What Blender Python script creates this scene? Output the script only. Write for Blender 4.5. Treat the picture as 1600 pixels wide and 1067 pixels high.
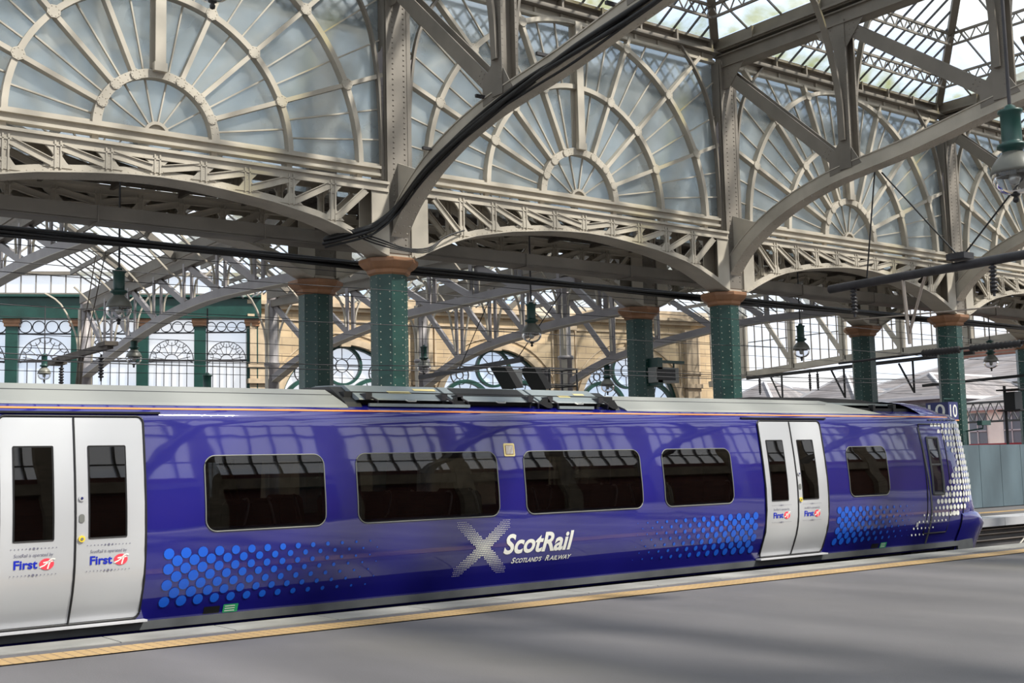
import bpy, bmesh, math, random
from math import sin, cos, pi, radians, sqrt, atan2
from mathutils import Vector, Matrix
random.seed(4)
S = bpy.context.scene
COL = S.collection
for o in list(bpy.data.objects):
    bpy.data.objects.remove(o)

# ------------------------------------------------------------------ camera
EYE = 1.66
F_PX, YAW, PITCH, ROLL = 1873.16, radians(52.5017), radians(5.9666), radians(-1.3683)
fw = Vector((cos(YAW)*cos(PITCH), sin(YAW)*cos(PITCH), sin(PITCH)))
rt = Vector((sin(YAW), -cos(YAW), 0)); up = rt.cross(fw)
r2 = rt*cos(ROLL)+up*sin(ROLL); u2 = -rt*sin(ROLL)+up*cos(ROLL)
cam = bpy.data.objects.new('camera', bpy.data.cameras.new('camera'))
COL.objects.link(cam)
m = Matrix((r2, u2, -fw)).transposed().to_4x4()
m.translation = (0, 0, EYE)
cam.matrix_world = m
cam.data.sensor_width = 36
cam.data.lens = F_PX/1600*36
cam.data.clip_start = 0.1; cam.data.clip_end = 600
S.camera = cam
# ------------------------------------------------------------------ world, sun, exposure
W = bpy.data.worlds.new('sky'); S.world = W; W.use_nodes = True
nt = W.node_tree; nt.nodes.clear()
wo = nt.nodes.new('ShaderNodeOutputWorld'); bg = nt.nodes.new('ShaderNodeBackground')
tc = nt.nodes.new('ShaderNodeTexCoord'); mp = nt.nodes.new('ShaderNodeMapping'); mp.inputs['Scale'].default_value = (1, 1, 2.6)
nz = nt.nodes.new('ShaderNodeTexNoise'); nz.inputs['Scale'].default_value = 2.6; nz.inputs['Detail'].default_value = 7; nz.inputs['Roughness'].default_value = .6
cr = nt.nodes.new('ShaderNodeValToRGB')
cr.color_ramp.elements[0].position = .40; cr.color_ramp.elements[0].color = (.62, .78, 1.0, 1)
cr.color_ramp.elements[1].position = .56; cr.color_ramp.elements[1].color = (1, 1, 1, 1)
nt.links.new(tc.outputs['Generated'], mp.inputs['Vector']); nt.links.new(mp.outputs[0], nz.inputs['Vector'])
nt.links.new(nz.outputs['Fac'], cr.inputs['Fac']); nt.links.new(cr.outputs['Color'], bg.inputs['Color'])
bg.inputs['Strength'].default_value = 2.15
nt.links.new(bg.outputs[0], wo.inputs['Surface'])
sl = bpy.data.lights.new('sun', 'SUN'); sl.energy = 14.5; sl.angle = radians(3.5); sl.color = (1, .93, .82)
sun = bpy.data.objects.new('sun', sl); COL.objects.link(sun)
sun.rotation_euler = Vector((-.42, .62, -.80)).to_track_quat('-Z', 'Y').to_euler()
S.view_settings.view_transform = 'Standard'; S.view_settings.look = 'None'
S.view_settings.gamma = 1; S.view_settings.use_curve_mapping = False
S.view_settings.exposure = -0.7

# ------------------------------------------------------------------ materials
def mat(name, col, rough=.5, metal=0, noise=None, bump=None, coat=0, spec=.5, dirt=None):
    m = bpy.data.materials.new(name); m.use_nodes = True
    n = m.node_tree; b = n.nodes['Principled BSDF']
    b.inputs['Base Color'].default_value = (*col, 1); b.inputs['Roughness'].default_value = rough
    b.inputs['Metallic'].default_value = metal; b.inputs['Coat Weight'].default_value = coat
    b.inputs['Coat Roughness'].default_value = .03; b.inputs['Coat IOR'].default_value = 1.5 if coat < 1 else 1.85; b.inputs['Specular IOR Level'].default_value = spec
    t = n.nodes.new('ShaderNodeTexCoord')
    if noise:
        sc, amt = noise[:2]
        z = n.nodes.new('ShaderNodeTexNoise'); z.inputs['Scale'].default_value = sc; z.inputs['Detail'].default_value = 6
        r = n.nodes.new('ShaderNodeValToRGB')
        r.color_ramp.elements[0].position = .3; r.color_ramp.elements[1].position = .7
        r.color_ramp.elements[0].color = (*[c*(1-amt) for c in col], 1)
        r.color_ramp.elements[1].color = (*[min(1, c*(1+amt)) for c in col], 1)
        if dirt: r.color_ramp.elements[0].color = (*dirt, 1)
        if len(noise) > 2:
            mp = n.nodes.new('ShaderNodeMapping'); mp.inputs['Scale'].default_value = noise[2]
            n.links.new(t.outputs['Object'], mp.inputs[0]); n.links.new(mp.outputs[0], z.inputs['Vector'])
        else: n.links.new(t.outputs['Object'], z.inputs['Vector'])
        n.links.new(z.outputs['Fac'], r.inputs['Fac']); n.links.new(r.outputs[0], b.inputs['Base Color'])
    if bump:
        z2 = n.nodes.new('ShaderNodeTexNoise'); z2.inputs['Scale'].default_value = bump[0]; z2.inputs['Detail'].default_value = bump[2] if len(bump) > 2 else 3
        bp = n.nodes.new('ShaderNodeBump'); bp.inputs['Strength'].default_value = bump[1]; bp.inputs['Distance'].default_value = .02
        n.links.new(t.outputs['Object'], z2.inputs['Vector']); n.links.new(z2.outputs['Fac'], bp.inputs['Height']); n.links.new(bp.outputs[0], b.inputs['Normal'])
        if coat: n.links.new(bp.outputs[0], b.inputs['Coat Normal'])
    return m
def glass(name, tint, transp, other, rough=.05, kind='gloss', dirt=None):
    """sheet glass: transparent with a share of gloss / translucent"""
    m = bpy.data.materials.new(name); m.use_nodes = True; n = m.node_tree; n.nodes.clear()
    out = n.nodes.new('ShaderNodeOutputMaterial'); tr = n.nodes.new('ShaderNodeBsdfTransparent'); tr.inputs[0].default_value = (*tint, 1)
    mx = n.nodes.new('ShaderNodeMixShader'); mx.inputs[0].default_value = 1-transp
    n.links.new(tr.outputs[0], mx.inputs[1])
    if kind == 'gloss':
        g = n.nodes.new('ShaderNodeBsdfGlossy'); g.inputs['Roughness'].default_value = rough; g.inputs[0].default_value = (*other, 1)
        fr = n.nodes.new('ShaderNodeFresnel'); fr.inputs[0].default_value = 1.5
        ma = n.nodes.new('ShaderNodeMath'); ma.operation = 'ADD'; ma.inputs[1].default_value = 1-transp
        n.links.new(fr.outputs[0], ma.inputs[0]); n.links.new(ma.outputs[0], mx.inputs[0]); n.links.new(g.outputs[0], mx.inputs[2])
    else:
        tl = n.nodes.new('ShaderNodeBsdfTranslucent'); df = n.nodes.new('ShaderNodeBsdfDiffuse'); m2 = n.nodes.new('ShaderNodeMixShader'); m2.inputs[0].default_value = .35
        for q in (tl, df): q.inputs[0].default_value = (*other, 1)
        if dirt:
            t = n.nodes.new('ShaderNodeTexCoord'); z = n.nodes.new('ShaderNodeTexNoise'); z.inputs['Scale'].default_value = dirt[0]; z.inputs['Detail'].default_value = 7
            r = n.nodes.new('ShaderNodeValToRGB'); r.color_ramp.elements[0].position = .35; r.color_ramp.elements[1].position = .6
            r.color_ramp.elements[0].color = (*dirt[1], 1); r.color_ramp.elements[1].color = (*other, 1)
            n.links.new(t.outputs['Object'], z.inputs['Vector']); n.links.new(z.outputs['Fac'], r.inputs[0])
            n.links.new(r.outputs[0], tl.inputs[0]); n.links.new(r.outputs[0], df.inputs[0])
        n.links.new(tl.outputs[0], m2.inputs[1]); n.links.new(df.outputs[0], m2.inputs[2]); n.links.new(m2.outputs[0], mx.inputs[2])
    n.links.new(mx.outputs[0], out.inputs[0]); return m
M = dict(
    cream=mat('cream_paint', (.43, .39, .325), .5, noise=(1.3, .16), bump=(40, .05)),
    cream_shaded=mat('grey_cream_shaded', (.175, .155, .13), .55, noise=(1.1, .2)),  # grey cream paint, darkened in its colour to carry the backlit roof steel's shade
    lilac=mat('pale_grey_paint', (.27, .25, .255), .5, noise=(1.5, .15)),
    green=mat('green_paint', (.009, .050, .041), .4, noise=(2, .25)),
    dgreen=mat('dark_green_paint', (.01, .05, .04), .4),
    terra=mat('terracotta_paint', (.30, .15, .075), .5, noise=(3, .2)),
    rivet=mat('rivet_paint', (.26, .28, .23), .5),
    blue=mat('blue_paint', (.009, .008, .17), .45, coat=1, bump=(1.1, .12, 2), spec=.15),
    dot=mat('light_blue_vinyl', (.006, .10, .60), .4, coat=.3),
    white=mat('white_vinyl', (.80, .80, .74), .4),
    orange=mat('orange_vinyl', (.85, .27, .05), .35, coat=.6),
    door=mat('silver_door_paint', (.54, .55, .57), .33, metal=.25, coat=.3),
    roofgrey=mat('grey_roof_paint', (.26, .265, .25), .45, noise=(.8, .06)),
    lid=mat('grey_lid_paint', (.22, .25, .26), .45, noise=(1.5, .08)),
    black=mat('black_rubber', (.008, .008, .009), .5),
    iron=mat('dark_iron', (.03, .028, .032), .5, noise=(4, .3)),
    skirt=mat('dark_grey_skirt', (.075, .08, .085), .55, noise=(2, .3)),
    rim=mat('window_rim', (.17, .175, .165), .4),
    interior=mat('interior_lining', (.04, .042, .046), .6),
    seat=mat('seat_fabric', (.02, .022, .03), .9),
    handle=mat('seat_handle', (.5, .5, .45), .3, metal=.6),
    stone=mat('stone', (.60, .47, .31), .9, noise=(1.2, .3)),
    stoned=mat('stone_trim', (.40, .32, .225), .9, noise=(2, .25)),
    concrete=mat('concrete_coping', (.27, .265, .245), .85, noise=(1.4, .25), bump=(30, .15)),
    tarmac=mat('platform_asphalt', (.125, .118, .12), .62, noise=(.55, .22, (1, .35, 1)), bump=(60, .12)),
    ballast=mat('track_ballast', (.07, .06, .05), .95, noise=(9, .6), bump=(25, .8)),
    rail=mat('rail_steel', (.35, .30, .26), .35, metal=.8),
    hoard=mat('grey_hoarding', (.08, .118, .14), .5, noise=(1.2, .22, (1, 1, .4))),
    slate=mat('slate', (.17, .16, .18), .8, noise=(3, .3)),
    ridge=mat('lead_ridge', (.50, .50, .52), .6),
    brick=mat('dark_brick', (.23, .09, .06), .9, noise=(.8, .35, (.3, .3, 3))),
    cream_wall=mat('pale_stone_wall', (.92, .90, .82), .9, noise=(.7, .12)),
    red=mat('red_paint', (.36, .03, .045), .6),
    winblue=mat('dim_window', (.16, .20, .24), .2),
    yellow=mat('yellow_vinyl', (.85, .62, .05), .5),
    paleyel=mat('pale_label', (.75, .62, .28), .5),
    labelgreen=mat('green_label', (.03, .35, .14), .4),
    navy=mat('navy_sign', (.02, .025, .13), .35),
    firstblue=mat('deep_blue_lettering', (.005, .02, .42), .4),
    firstred=mat('coral_red_emblem', (.85, .06, .09), .4),
    greytext=mat('grey_lettering', (.16, .16, .22), .5),
    timber=mat('dark_boards', (.10, .085, .07), .8, noise=(3, .3)),
    lampgrey=mat('lamp_grey_paint', (.13, .13, .11), .4),
    sign_lit=mat('pale_board', (.55, .52, .45), .5),
)
M['skyglass'] = glass('rooflight_glass', (.94, .97, 1), .74, (.80, .87, .92), kind='tl', dirt=(1.1, (.45, .46, .30)))
def obscure():
    m = bpy.data.materials.new('obscure_glass'); m.use_nodes = True; n = m.node_tree; n.nodes.clear()
    out = n.nodes.new('ShaderNodeOutputMaterial'); rf = n.nodes.new('ShaderNodeBsdfGlass'); rf.inputs['Roughness'].default_value = .17; rf.inputs['IOR'].default_value = 1.45; rf.inputs[0].default_value = (.90, .935, .95, 1)
    tl = n.nodes.new('ShaderNodeBsdfTranslucent'); df = n.nodes.new('ShaderNodeBsdfDiffuse'); tr = n.nodes.new('ShaderNodeBsdfTransparent'); tr.inputs[0].default_value = (.8, .88, .92, 1)
    t = n.nodes.new('ShaderNodeTexCoord'); z = n.nodes.new('ShaderNodeTexNoise'); z.inputs['Scale'].default_value = .5; z.inputs['Detail'].default_value = 4
    r = n.nodes.new('ShaderNodeValToRGB'); r.color_ramp.elements[0].position = .35; r.color_ramp.elements[1].position = .62
    r.color_ramp.elements[0].color = (.42, .46, .48, 1); r.color_ramp.elements[1].color = (.64, .68, .69, 1)
    n.links.new(t.outputs['Object'], z.inputs['Vector']); n.links.new(z.outputs['Fac'], r.inputs[0]); n.links.new(r.outputs[0], tl.inputs[0]); n.links.new(r.outputs[0], df.inputs[0])
    a = n.nodes.new('ShaderNodeMixShader'); a.inputs[0].default_value = .4; n.links.new(tl.outputs[0], a.inputs[1]); n.links.new(df.outputs[0], a.inputs[2])
    b = n.nodes.new('ShaderNodeMixShader'); b.inputs[0].default_value = .42; n.links.new(rf.outputs[0], b.inputs[1]); n.links.new(a.outputs[0], b.inputs[2])
    c = n.nodes.new('ShaderNodeMixShader'); c.inputs[0].default_value = .88; n.links.new(tr.outputs[0], c.inputs[1]); n.links.new(b.outputs[0], c.inputs[2])
    n.links.new(c.outputs[0], out.inputs[0]); return m
M['fanglass'] = obscure()
def mossglass():
    m = M['skyglass'].copy(); m.name = 'mossy_rooflight_glass'; n = m.node_tree
    mx = [q for q in n.nodes if q.type == 'MIX_SHADER'][0]; tr = [q for q in n.nodes if q.type == 'BSDF_TRANSPARENT'][0]
    t = n.nodes.new('ShaderNodeTexCoord'); sp = n.nodes.new('ShaderNodeSeparateXYZ'); n.links.new(t.outputs['Object'], sp.inputs[0])
    mr = n.nodes.new('ShaderNodeMapRange'); mr.inputs['From Min'].default_value = 0; mr.inputs['From Max'].default_value = .62; mr.inputs['To Min'].default_value = .26; mr.inputs['To Max'].default_value = -.3
    n.links.new(sp.outputs['Z'], mr.inputs['Value'])
    z = n.nodes.new('ShaderNodeTexNoise'); z.inputs['Scale'].default_value = 1.6; z.inputs['Detail'].default_value = 8; n.links.new(t.outputs['Object'], z.inputs['Vector'])
    a = n.nodes.new('ShaderNodeMath'); a.operation = 'ADD'; n.links.new(z.outputs['Fac'], a.inputs[0]); n.links.new(mr.outputs[0], a.inputs[1])
    r = n.nodes.new('ShaderNodeValToRGB'); r.color_ramp.elements[0].position = .50; r.color_ramp.elements[0].color = (.94, .97, 1, 1); r.color_ramp.elements[1].position = .82; r.color_ramp.elements[1].color = (.42, .40, .12, 1)
    n.links.new(a.outputs[0], r.inputs[0]); n.links.new(r.outputs[0], tr.inputs[0]); return m
M['mossglass'] = mossglass()
M['screenglass'] = glass('screen_glass', (.95, .97, 1), .45, (.88, .90, .94), kind='tl')
M['carglass'] = glass('carriage_glass', (.16, .17, .18), .985, (1, 1, 1), .01)
M['cabglass'] = glass('cab_glass', (.5, .5, .5), .95, (1, 1, 1), .01)
M['globe'] = glass('lamp_glass', (.86, .87, .90), .97, (1, 1, 1), .06)
for q in M['globe'].node_tree.nodes:
    if q.type == 'FRESNEL': q.inputs[0].default_value = 1.22
# tactile paving: yellow blisters; brick courses on stone
def brickmat(name, a, b, mortar, sx, sy, rough=.85, axes='XZ', bump=.3):
    m = bpy.data.materials.new(name); m.use_nodes = True; n = m.node_tree; p = n.nodes['Principled BSDF']; p.inputs['Roughness'].default_value = rough
    t = n.nodes.new('ShaderNodeTexCoord'); s = n.nodes.new('ShaderNodeSeparateXYZ'); c = n.nodes.new('ShaderNodeCombineXYZ')
    n.links.new(t.outputs['Object'], s.inputs[0]); n.links.new(s.outputs[axes[0]], c.inputs['X']); n.links.new(s.outputs[axes[1]], c.inputs['Y'])
    k = n.nodes.new('ShaderNodeTexBrick'); k.inputs['Scale'].default_value = 1; k.inputs['Brick Width'].default_value = sx; k.inputs['Row Height'].default_value = sy
    k.inputs['Mortar Size'].default_value = .012; k.inputs['Color1'].default_value = (*a, 1); k.inputs['Color2'].default_value = (*b, 1); k.inputs['Mortar'].default_value = (*mortar, 1)
    n.links.new(c.outputs[0], k.inputs['Vector'])
    z = n.nodes.new('ShaderNodeTexNoise'); z.inputs['Scale'].default_value = .8; z.inputs['Detail'].default_value = 6
    mx = n.nodes.new('ShaderNodeMix'); mx.data_type = 'RGBA'; mx.blend_type = 'MULTIPLY'; mx.inputs['Factor'].default_value = .55
    n.links.new(t.outputs['Object'], z.inputs['Vector']); r = n.nodes.new('ShaderNodeValToRGB')
    r.color_ramp.elements[0].position = .3; r.color_ramp.elements[0].color = (.45, .40, .36, 1); r.color_ramp.elements[1].position = .62
    n.links.new(z.outputs['Fac'], r.inputs[0]); n.links.new(k.outputs['Color'], mx.inputs['A']); n.links.new(r.outputs[0], mx.inputs['B'])
    n.links.new(mx.outputs['Result'], p.inputs['Base Color'])
    return m
M['ashlar'] = brickmat('ashlar_stone', (.52, .40, .25), (.42, .33, .215), (.28, .225, .165), .9, .36)
M['slates'] = brickmat('slate_courses', (.22, .205, .21), (.14, .135, .145), (.09, .085, .09), .35, .16)
M['bricks'] = brickmat('red_brick', (.28, .10, .065), (.18, .07, .05), (.2, .15, .12), .3, .12)
def tactile():
    m = bpy.data.materials.new('tactile_paving'); m.use_nodes = True; n = m.node_tree; p = n.nodes['Principled BSDF']; p.inputs['Roughness'].default_value = .75
    t = n.nodes.new('ShaderNodeTexCoord'); v = n.nodes.new('ShaderNodeTexBrick'); v.offset = 0
    v.inputs['Scale'].default_value = 1; v.inputs['Brick Width'].default_value = .11; v.inputs['Row Height'].default_value = .09; v.inputs['Mortar Size'].default_value = .012
    v.inputs['Color1'].default_value = (.50, .33, .14, 1); v.inputs['Color2'].default_value = (.44, .29, .13, 1); v.inputs['Mortar'].default_value = (.30, .20, .10, 1)
    n.links.new(t.outputs['Object'], v.inputs['Vector']); n.links.new(v.outputs['Color'], p.inputs['Base Color']); return m
M['tactile'] = tactile()

# ------------------------------------------------------------------ mesh helpers
def V3(*a): return Vector(a)
class MB:
    def __init__(s): s.v = []; s.f = []; s.sm = []
    def add(s, vs, fs, smooth=False):
        b = len(s.v); s.v += [tuple(q) for q in vs]
        for f in fs: s.f.append([b+i for i in f]); s.sm.append(smooth)
    def box(s, x0, x1, y0, y1, z0, z1):
        s.add([(x0,y0,z0),(x1,y0,z0),(x1,y1,z0),(x0,y1,z0),(x0,y0,z1),(x1,y0,z1),(x1,y1,z1),(x0,y1,z1)],
              [(0,3,2,1),(4,5,6,7),(0,1,5,4),(1,2,6,5),(2,3,7,6),(3,0,4,7)]); return s
    def bar(s, p, q, w, h, side=(0,1,0)):
        """bar p->q ; w along 'side', h along the other normal"""
        p = Vector(p); q = Vector(q); d = (q-p).normalized(); a = Vector(side); a = (a-d*a.dot(d)).normalized(); b = d.cross(a)
        a = a*w/2; b = b*h/2
        vs = [c+x for c in (p, q) for x in (-a-b, a-b, a+b, -a+b)]
        s.add(vs, [(0,1,2,3),(7,6,5,4),(0,4,5,1),(1,5,6,2),(2,6,7,3),(3,7,4,0)]); return s
    def sweep(s, pts, w, h, side=(0,1,0)):
        """rectangular section along a polyline: w along side, h across"""
        pts = [Vector(p) for p in pts]; a = Vector(side).normalized(); vs = []; n = len(pts)
        for i, p in enumerate(pts):
            d = (pts[min(i+1, n-1)]-pts[max(i-1, 0)]).normalized(); b = d.cross(a).normalized()
            vs += [p-a*w/2-b*h/2, p+a*w/2-b*h/2, p+a*w/2+b*h/2, p-a*w/2+b*h/2]
        fs = [(0,1,2,3), tuple(4*(n-1)+k for k in (3,2,1,0))]
        for i in range(n-1):
            for k in range(4):
                fs.append((4*i+k, 4*i+4+k, 4*i+4+(k+1)%4, 4*i+(k+1)%4))
        s.add(vs, fs); return s
    def tube(s, pts, r, n=6, cap=True):
        pts = [Vector(p) for p in pts]; L = len(pts); vs = []
        for i, p in enumerate(pts):
            d = (pts[min(i+1, L-1)]-pts[max(i-1, 0)]).normalized()
            a = d.cross(Vector((0,0,1)) if abs(d.z) < .9 else Vector((1,0,0))).normalized(); b = d.cross(a)
            rr = r[i] if isinstance(r, (list, tuple)) else r
            vs += [p+(a*cos(2*pi*k/n)+b*sin(2*pi*k/n))*rr for k in range(n)]
        fs = [(n*i+k, n*i+(k+1)%n, n*i+n+(k+1)%n, n*i+n+k) for i in range(L-1) for k in range(n)]
        s.add(vs, fs, True)
        if cap: s.add(vs[:n], [tuple(range(n))[::-1]]); s.add(vs[-n:], [tuple(range(n))])
        return s
    def lathe(s, c, prof, n=16, smooth=True):
        vs = [(c[0]+r*cos(2*pi*k/n), c[1]+r*sin(2*pi*k/n), c[2]+z) for r, z in prof for k in range(n)]
        s.add(vs, [(n*i+k, n*i+(k+1)%n, n*i+n+(k+1)%n, n*i+n+k) for i in range(len(prof)-1) for k in range(n)], smooth); return s
    def prism(s, poly, ax, t0, t1):
        """poly 2D extruded along axis: ax 'y' -> (x,z), 'x' -> (y,z), 'z' -> (x,y)"""
        fn = {'y': lambda a, b, t: (a, t, b), 'x': lambda a, b, t: (t, a, b), 'z': lambda a, b, t: (a, b, t)}[ax]
        n = len(poly); vs = [fn(a, b, t0) for a, b in poly]+[fn(a, b, t1) for a, b in poly]
        s.add(vs, [tuple(range(n))[::-1], tuple(range(n, 2*n))]+[(k, (k+1) % n, n+(k+1) % n, n+k) for k in range(n)]); return s
    def ring(s, cx, cz, ra, rb, y0, y1, a0=0, a1=180, n=32):
        """arc band in an x-z plane with thickness in y"""
        vs = []
        for i in range(n+1):
            a = radians(a0+(a1-a0)*i/n); c, q = cos(a), sin(a)
            vs += [(cx+ra*c, y0, cz+ra*q), (cx+rb*c, y0, cz+rb*q), (cx+rb*c, y1, cz+rb*q), (cx+ra*c, y1, cz+ra*q)]
        fs = [(4*i+k, 4*i+4+k, 4*i+4+(k+1) % 4, 4*i+(k+1) % 4) for i in range(n) for k in range(4)]
        fs += [(0,1,2,3), tuple(4*n+k for k in (3,2,1,0))]
        s.add(vs, fs); return s
    def rivet(s, p, nrm, r=.02, h=.012):
        p = Vector(p); nn = Vector(nrm).normalized(); a = nn.cross(Vector((0,0,1)) if abs(nn.z) < .9 else Vector((1,0,0))).normalized(); b = nn.cross(a)
        s.add([p+(a*cos(k*pi/2.5)+b*sin(k*pi/2.5))*r for k in range(5)]+[p+nn*h], [(k, (k+1) % 5, 5) for k in range(5)]); return s
    def build(s, name, mt, parent=None, **kw):
        me = bpy.data.meshes.new(name); off = Vector((0,0,0)); q = parent
        while q is not None: off += Vector(q.location); q = q.parent
        me.from_pydata([tuple(Vector(v)-off) for v in s.v], [], s.f)
        me.polygons.foreach_set('use_smooth', s.sm)
        me.materials.append(M[mt] if isinstance(mt, str) else mt); me.update()
        o = bpy.data.objects.new(name, me); COL.objects.link(o)
        if parent is not None: o.parent = parent
        for k, v in kw.items(): o[k] = v
        return o
def thing(name, loc, label, cat, group=None, kind=None):
    o = bpy.data.objects.new(name, None); COL.objects.link(o); o.location = loc; o.empty_display_size = .2
    if kind: o['kind'] = kind
    o['label'] = label; o['category'] = cat
    if group: o['group'] = group
    return o
def tag(o, label, cat, group=None, kind=None):
    o['label'] = label; o['category'] = cat
    if group: o['group'] = group
    if kind: o['kind'] = kind
    return o
def struct(o): o['kind'] = 'structure'; return o
def kids(o): return [c for c in COL.objects if c.parent == o]
def copy_tree(root, shift, label, **kw):
    r = root.copy(); COL.objects.link(r); r.location = Vector(root.location)+Vector(shift); r['label'] = label
    for k, v in kw.items(): r[k] = v
    def rec(src, dst):
        for c in kids(src):
            d = c.copy(); COL.objects.link(d); d.parent = dst; rec(c, d)
    rec(root, r); return r
def lerp(x, tab):
    if x <= tab[0][0]: return tab[0][1]
    for (a, b), (c, d) in zip(tab, tab[1:]):
        if x <= c: return b+(d-b)*(x-a)/(c-a)
    return tab[-1][1]
def smooth_pts(pts, n=4):
    out = []; P = [Vector(p) for p in pts]
    for i in range(len(P)-1):
        p0 = P[max(i-1, 0)]; p1 = P[i]; p2 = P[i+1]; p3 = P[min(i+2, len(P)-1)]
        for k in range(n):
            t = k/n
            out.append(.5*((2*p1)+(p2-p0)*t+(2*p0-5*p1+4*p2-p3)*t*t+(3*p1-p0-3*p2+p3)*t**3))
    out.append(P[-1]); return out
def text_mesh(body, size, bold=0, shear=0, spacing=1):
    cu = bpy.data.curves.new('lettering', 'FONT'); cu.body = body; cu.size = size; cu.shear = shear; cu.offset = bold; cu.space_character = spacing
    cu.resolution_u = 4
    ob = bpy.data.objects.new('lettering', cu); COL.objects.link(ob); bpy.context.view_layer.update()
    me = bpy.data.meshes.new_from_object(ob.evaluated_get(bpy.context.evaluated_depsgraph_get()))
    bm = bmesh.new(); bm.from_mesh(me); ys = [v.co.y for v in bm.verts]; y0, y1 = min(ys), max(ys)
    for k in range(1, 8): bmesh.ops.bisect_plane(bm, geom=bm.verts[:]+bm.edges[:]+bm.faces[:], plane_co=(0, y0+(y1-y0)*k/8, 0), plane_no=(0, 1, 0))
    bm.to_mesh(me); bm.free()
    vs = [tuple(v.co) for v in me.vertices]; fs = [tuple(p.vertices) for p in me.polygons]
    bpy.data.objects.remove(ob); bpy.data.meshes.remove(me); return vs, fs

# ------------------------------------------------------------------ ground, platforms, tracks
g = MB(); g.box(-150, 260, 23.5, 220, -1.3, -.95); g.box(-150, 260, -120, 23.5, -1.6, -.98)
struct(g.build('floor', 'ballast'))
g = MB()
EDG = lambda x: 12.72-.02*(x-3.3)
g.add([(-14,-14,-.95),(60,-14,-.95),(60,EDG(60)-.5,-.95),(-14,EDG(-14)-.5,-.95),(-14,-14,0),(60,-14,0),(60,EDG(60)-.5,0),(-14,EDG(-14)-.5,0)],
      [(4,5,6,7),(3,2,6,7)[::-1],(0,1,5,4),(1,2,6,5),(0,4,7,3)])
pf = tag(g.build('platform', 'tarmac'), 'wide grey asphalt platform in the foreground, nearest the viewer', 'platform')
g = MB()
for i in range(60):
    x0 = -14+i*1.22; x1 = x0+1.205
    ya, yb = EDG(x0), EDG(x1)
    g.add([(x0,ya-.55,-.2),(x1,yb-.55,-.2),(x1,yb,-.2),(x0,ya,-.2),(x0,ya-.55,.008),(x1,yb-.55,.008),(x1,yb,.008),(x0,ya,.008)],
          [(4,5,6,7),(0,1,5,4),(3,7,6,2),(0,4,7,3),(1,2,6,5),(0,3,2,1)])
g.build('coping', 'concrete', pf)
g = MB(); g.add([(-14,EDG(-14)-1.27,.012),(60,EDG(60)-1.27,.012),(60,EDG(60)-.84,.012),(-14,EDG(-14)-.84,.012)], [(0,1,2,3)])
g.build('tactile_strip', 'tactile', pf, label='yellow blister warning strip')
g = MB(); g.box(-40, 90, 17.75, 23.6, -.22, 0); g.box(-40, 90, 18.05, 23.6, -1, -.22)
p2 = tag(g.build('platform', 'tarmac'), 'far island platform behind the train with the grey hoarding on it', 'platform')
g = MB()
for i in range(90): g.box(-40+i*1.4, -40+i*1.4+1.38, 17.7, 18.55, -.2, .01)
g.build('coping', 'ridge', p2)
g = MB(); g.box(-40, 90, 19.55, 19.85, .0, .012); g.build('warning_line', 'tactile', p2)
g = MB(); g.tube([(-10,18.0,-.30),(80,18.0,-.30)], .03); g.tube([(-10,18.0,-.42),(80,18.0,-.42)], .03); g.tube([(-10,18.0,-.58),(80,18.0,-.58)], .03)
g.build('rail_stand_in', 'rail', p2)  # tubes added on the platform face to stand for the far track's rails
g = MB(); g.box(-40, 45, 27, 75, -.95, -.02); tag(g.build('platform', 'tarmac'), 'low platform far behind the second row of columns, by the stone wall', 'platform')
for y, lab in ((13.48, 'near rail of the track under the blue train'), (14.92, 'far rail of the track under the blue train'), (16.9, 'single rail of the gap beside the far island platform')):
    g = MB(); g.box(-20, 90, y-.035, y+.035, -.80, -.765); g.box(-20, 90, y-.07, y+.07, -.95, -.92); g.box(-20, 90, y-.01, y+.01, -.92, -.80)
    tag(g.build('rail', 'rail'), lab, 'rail', 'rails')
g = MB()
for s in (0, .25): g.tube(smooth_pts([(30.2+s,17.5,-.75),(31.2,17.5,-.25+s*.2),(32.3,17.5,-.15),(33.3,17.5,-.4-s*.5),(34.8,17.3,-.78)]), .022)
tag(g.build('loose_cable', 'sign_lit'), 'pale looped cables lying over the track ahead of the train nose', 'cable')

# hoarding
h = thing('hoarding', (30, 21.4, 0), 'grey blue panelled hoarding on the far platform right of the train nose', 'hoarding')
for i in range(16):
    x0 = 29+i*1.21-.04
    g = MB(); g.box(x0, x0+1.19, 21.38, 21.43, .03, 2.0); g.build('panel', 'hoard', h)
g = MB(); g.box(29, 48.3, 21.40, 21.46, 0, 2.0); g.build('backing', 'black', h)

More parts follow.
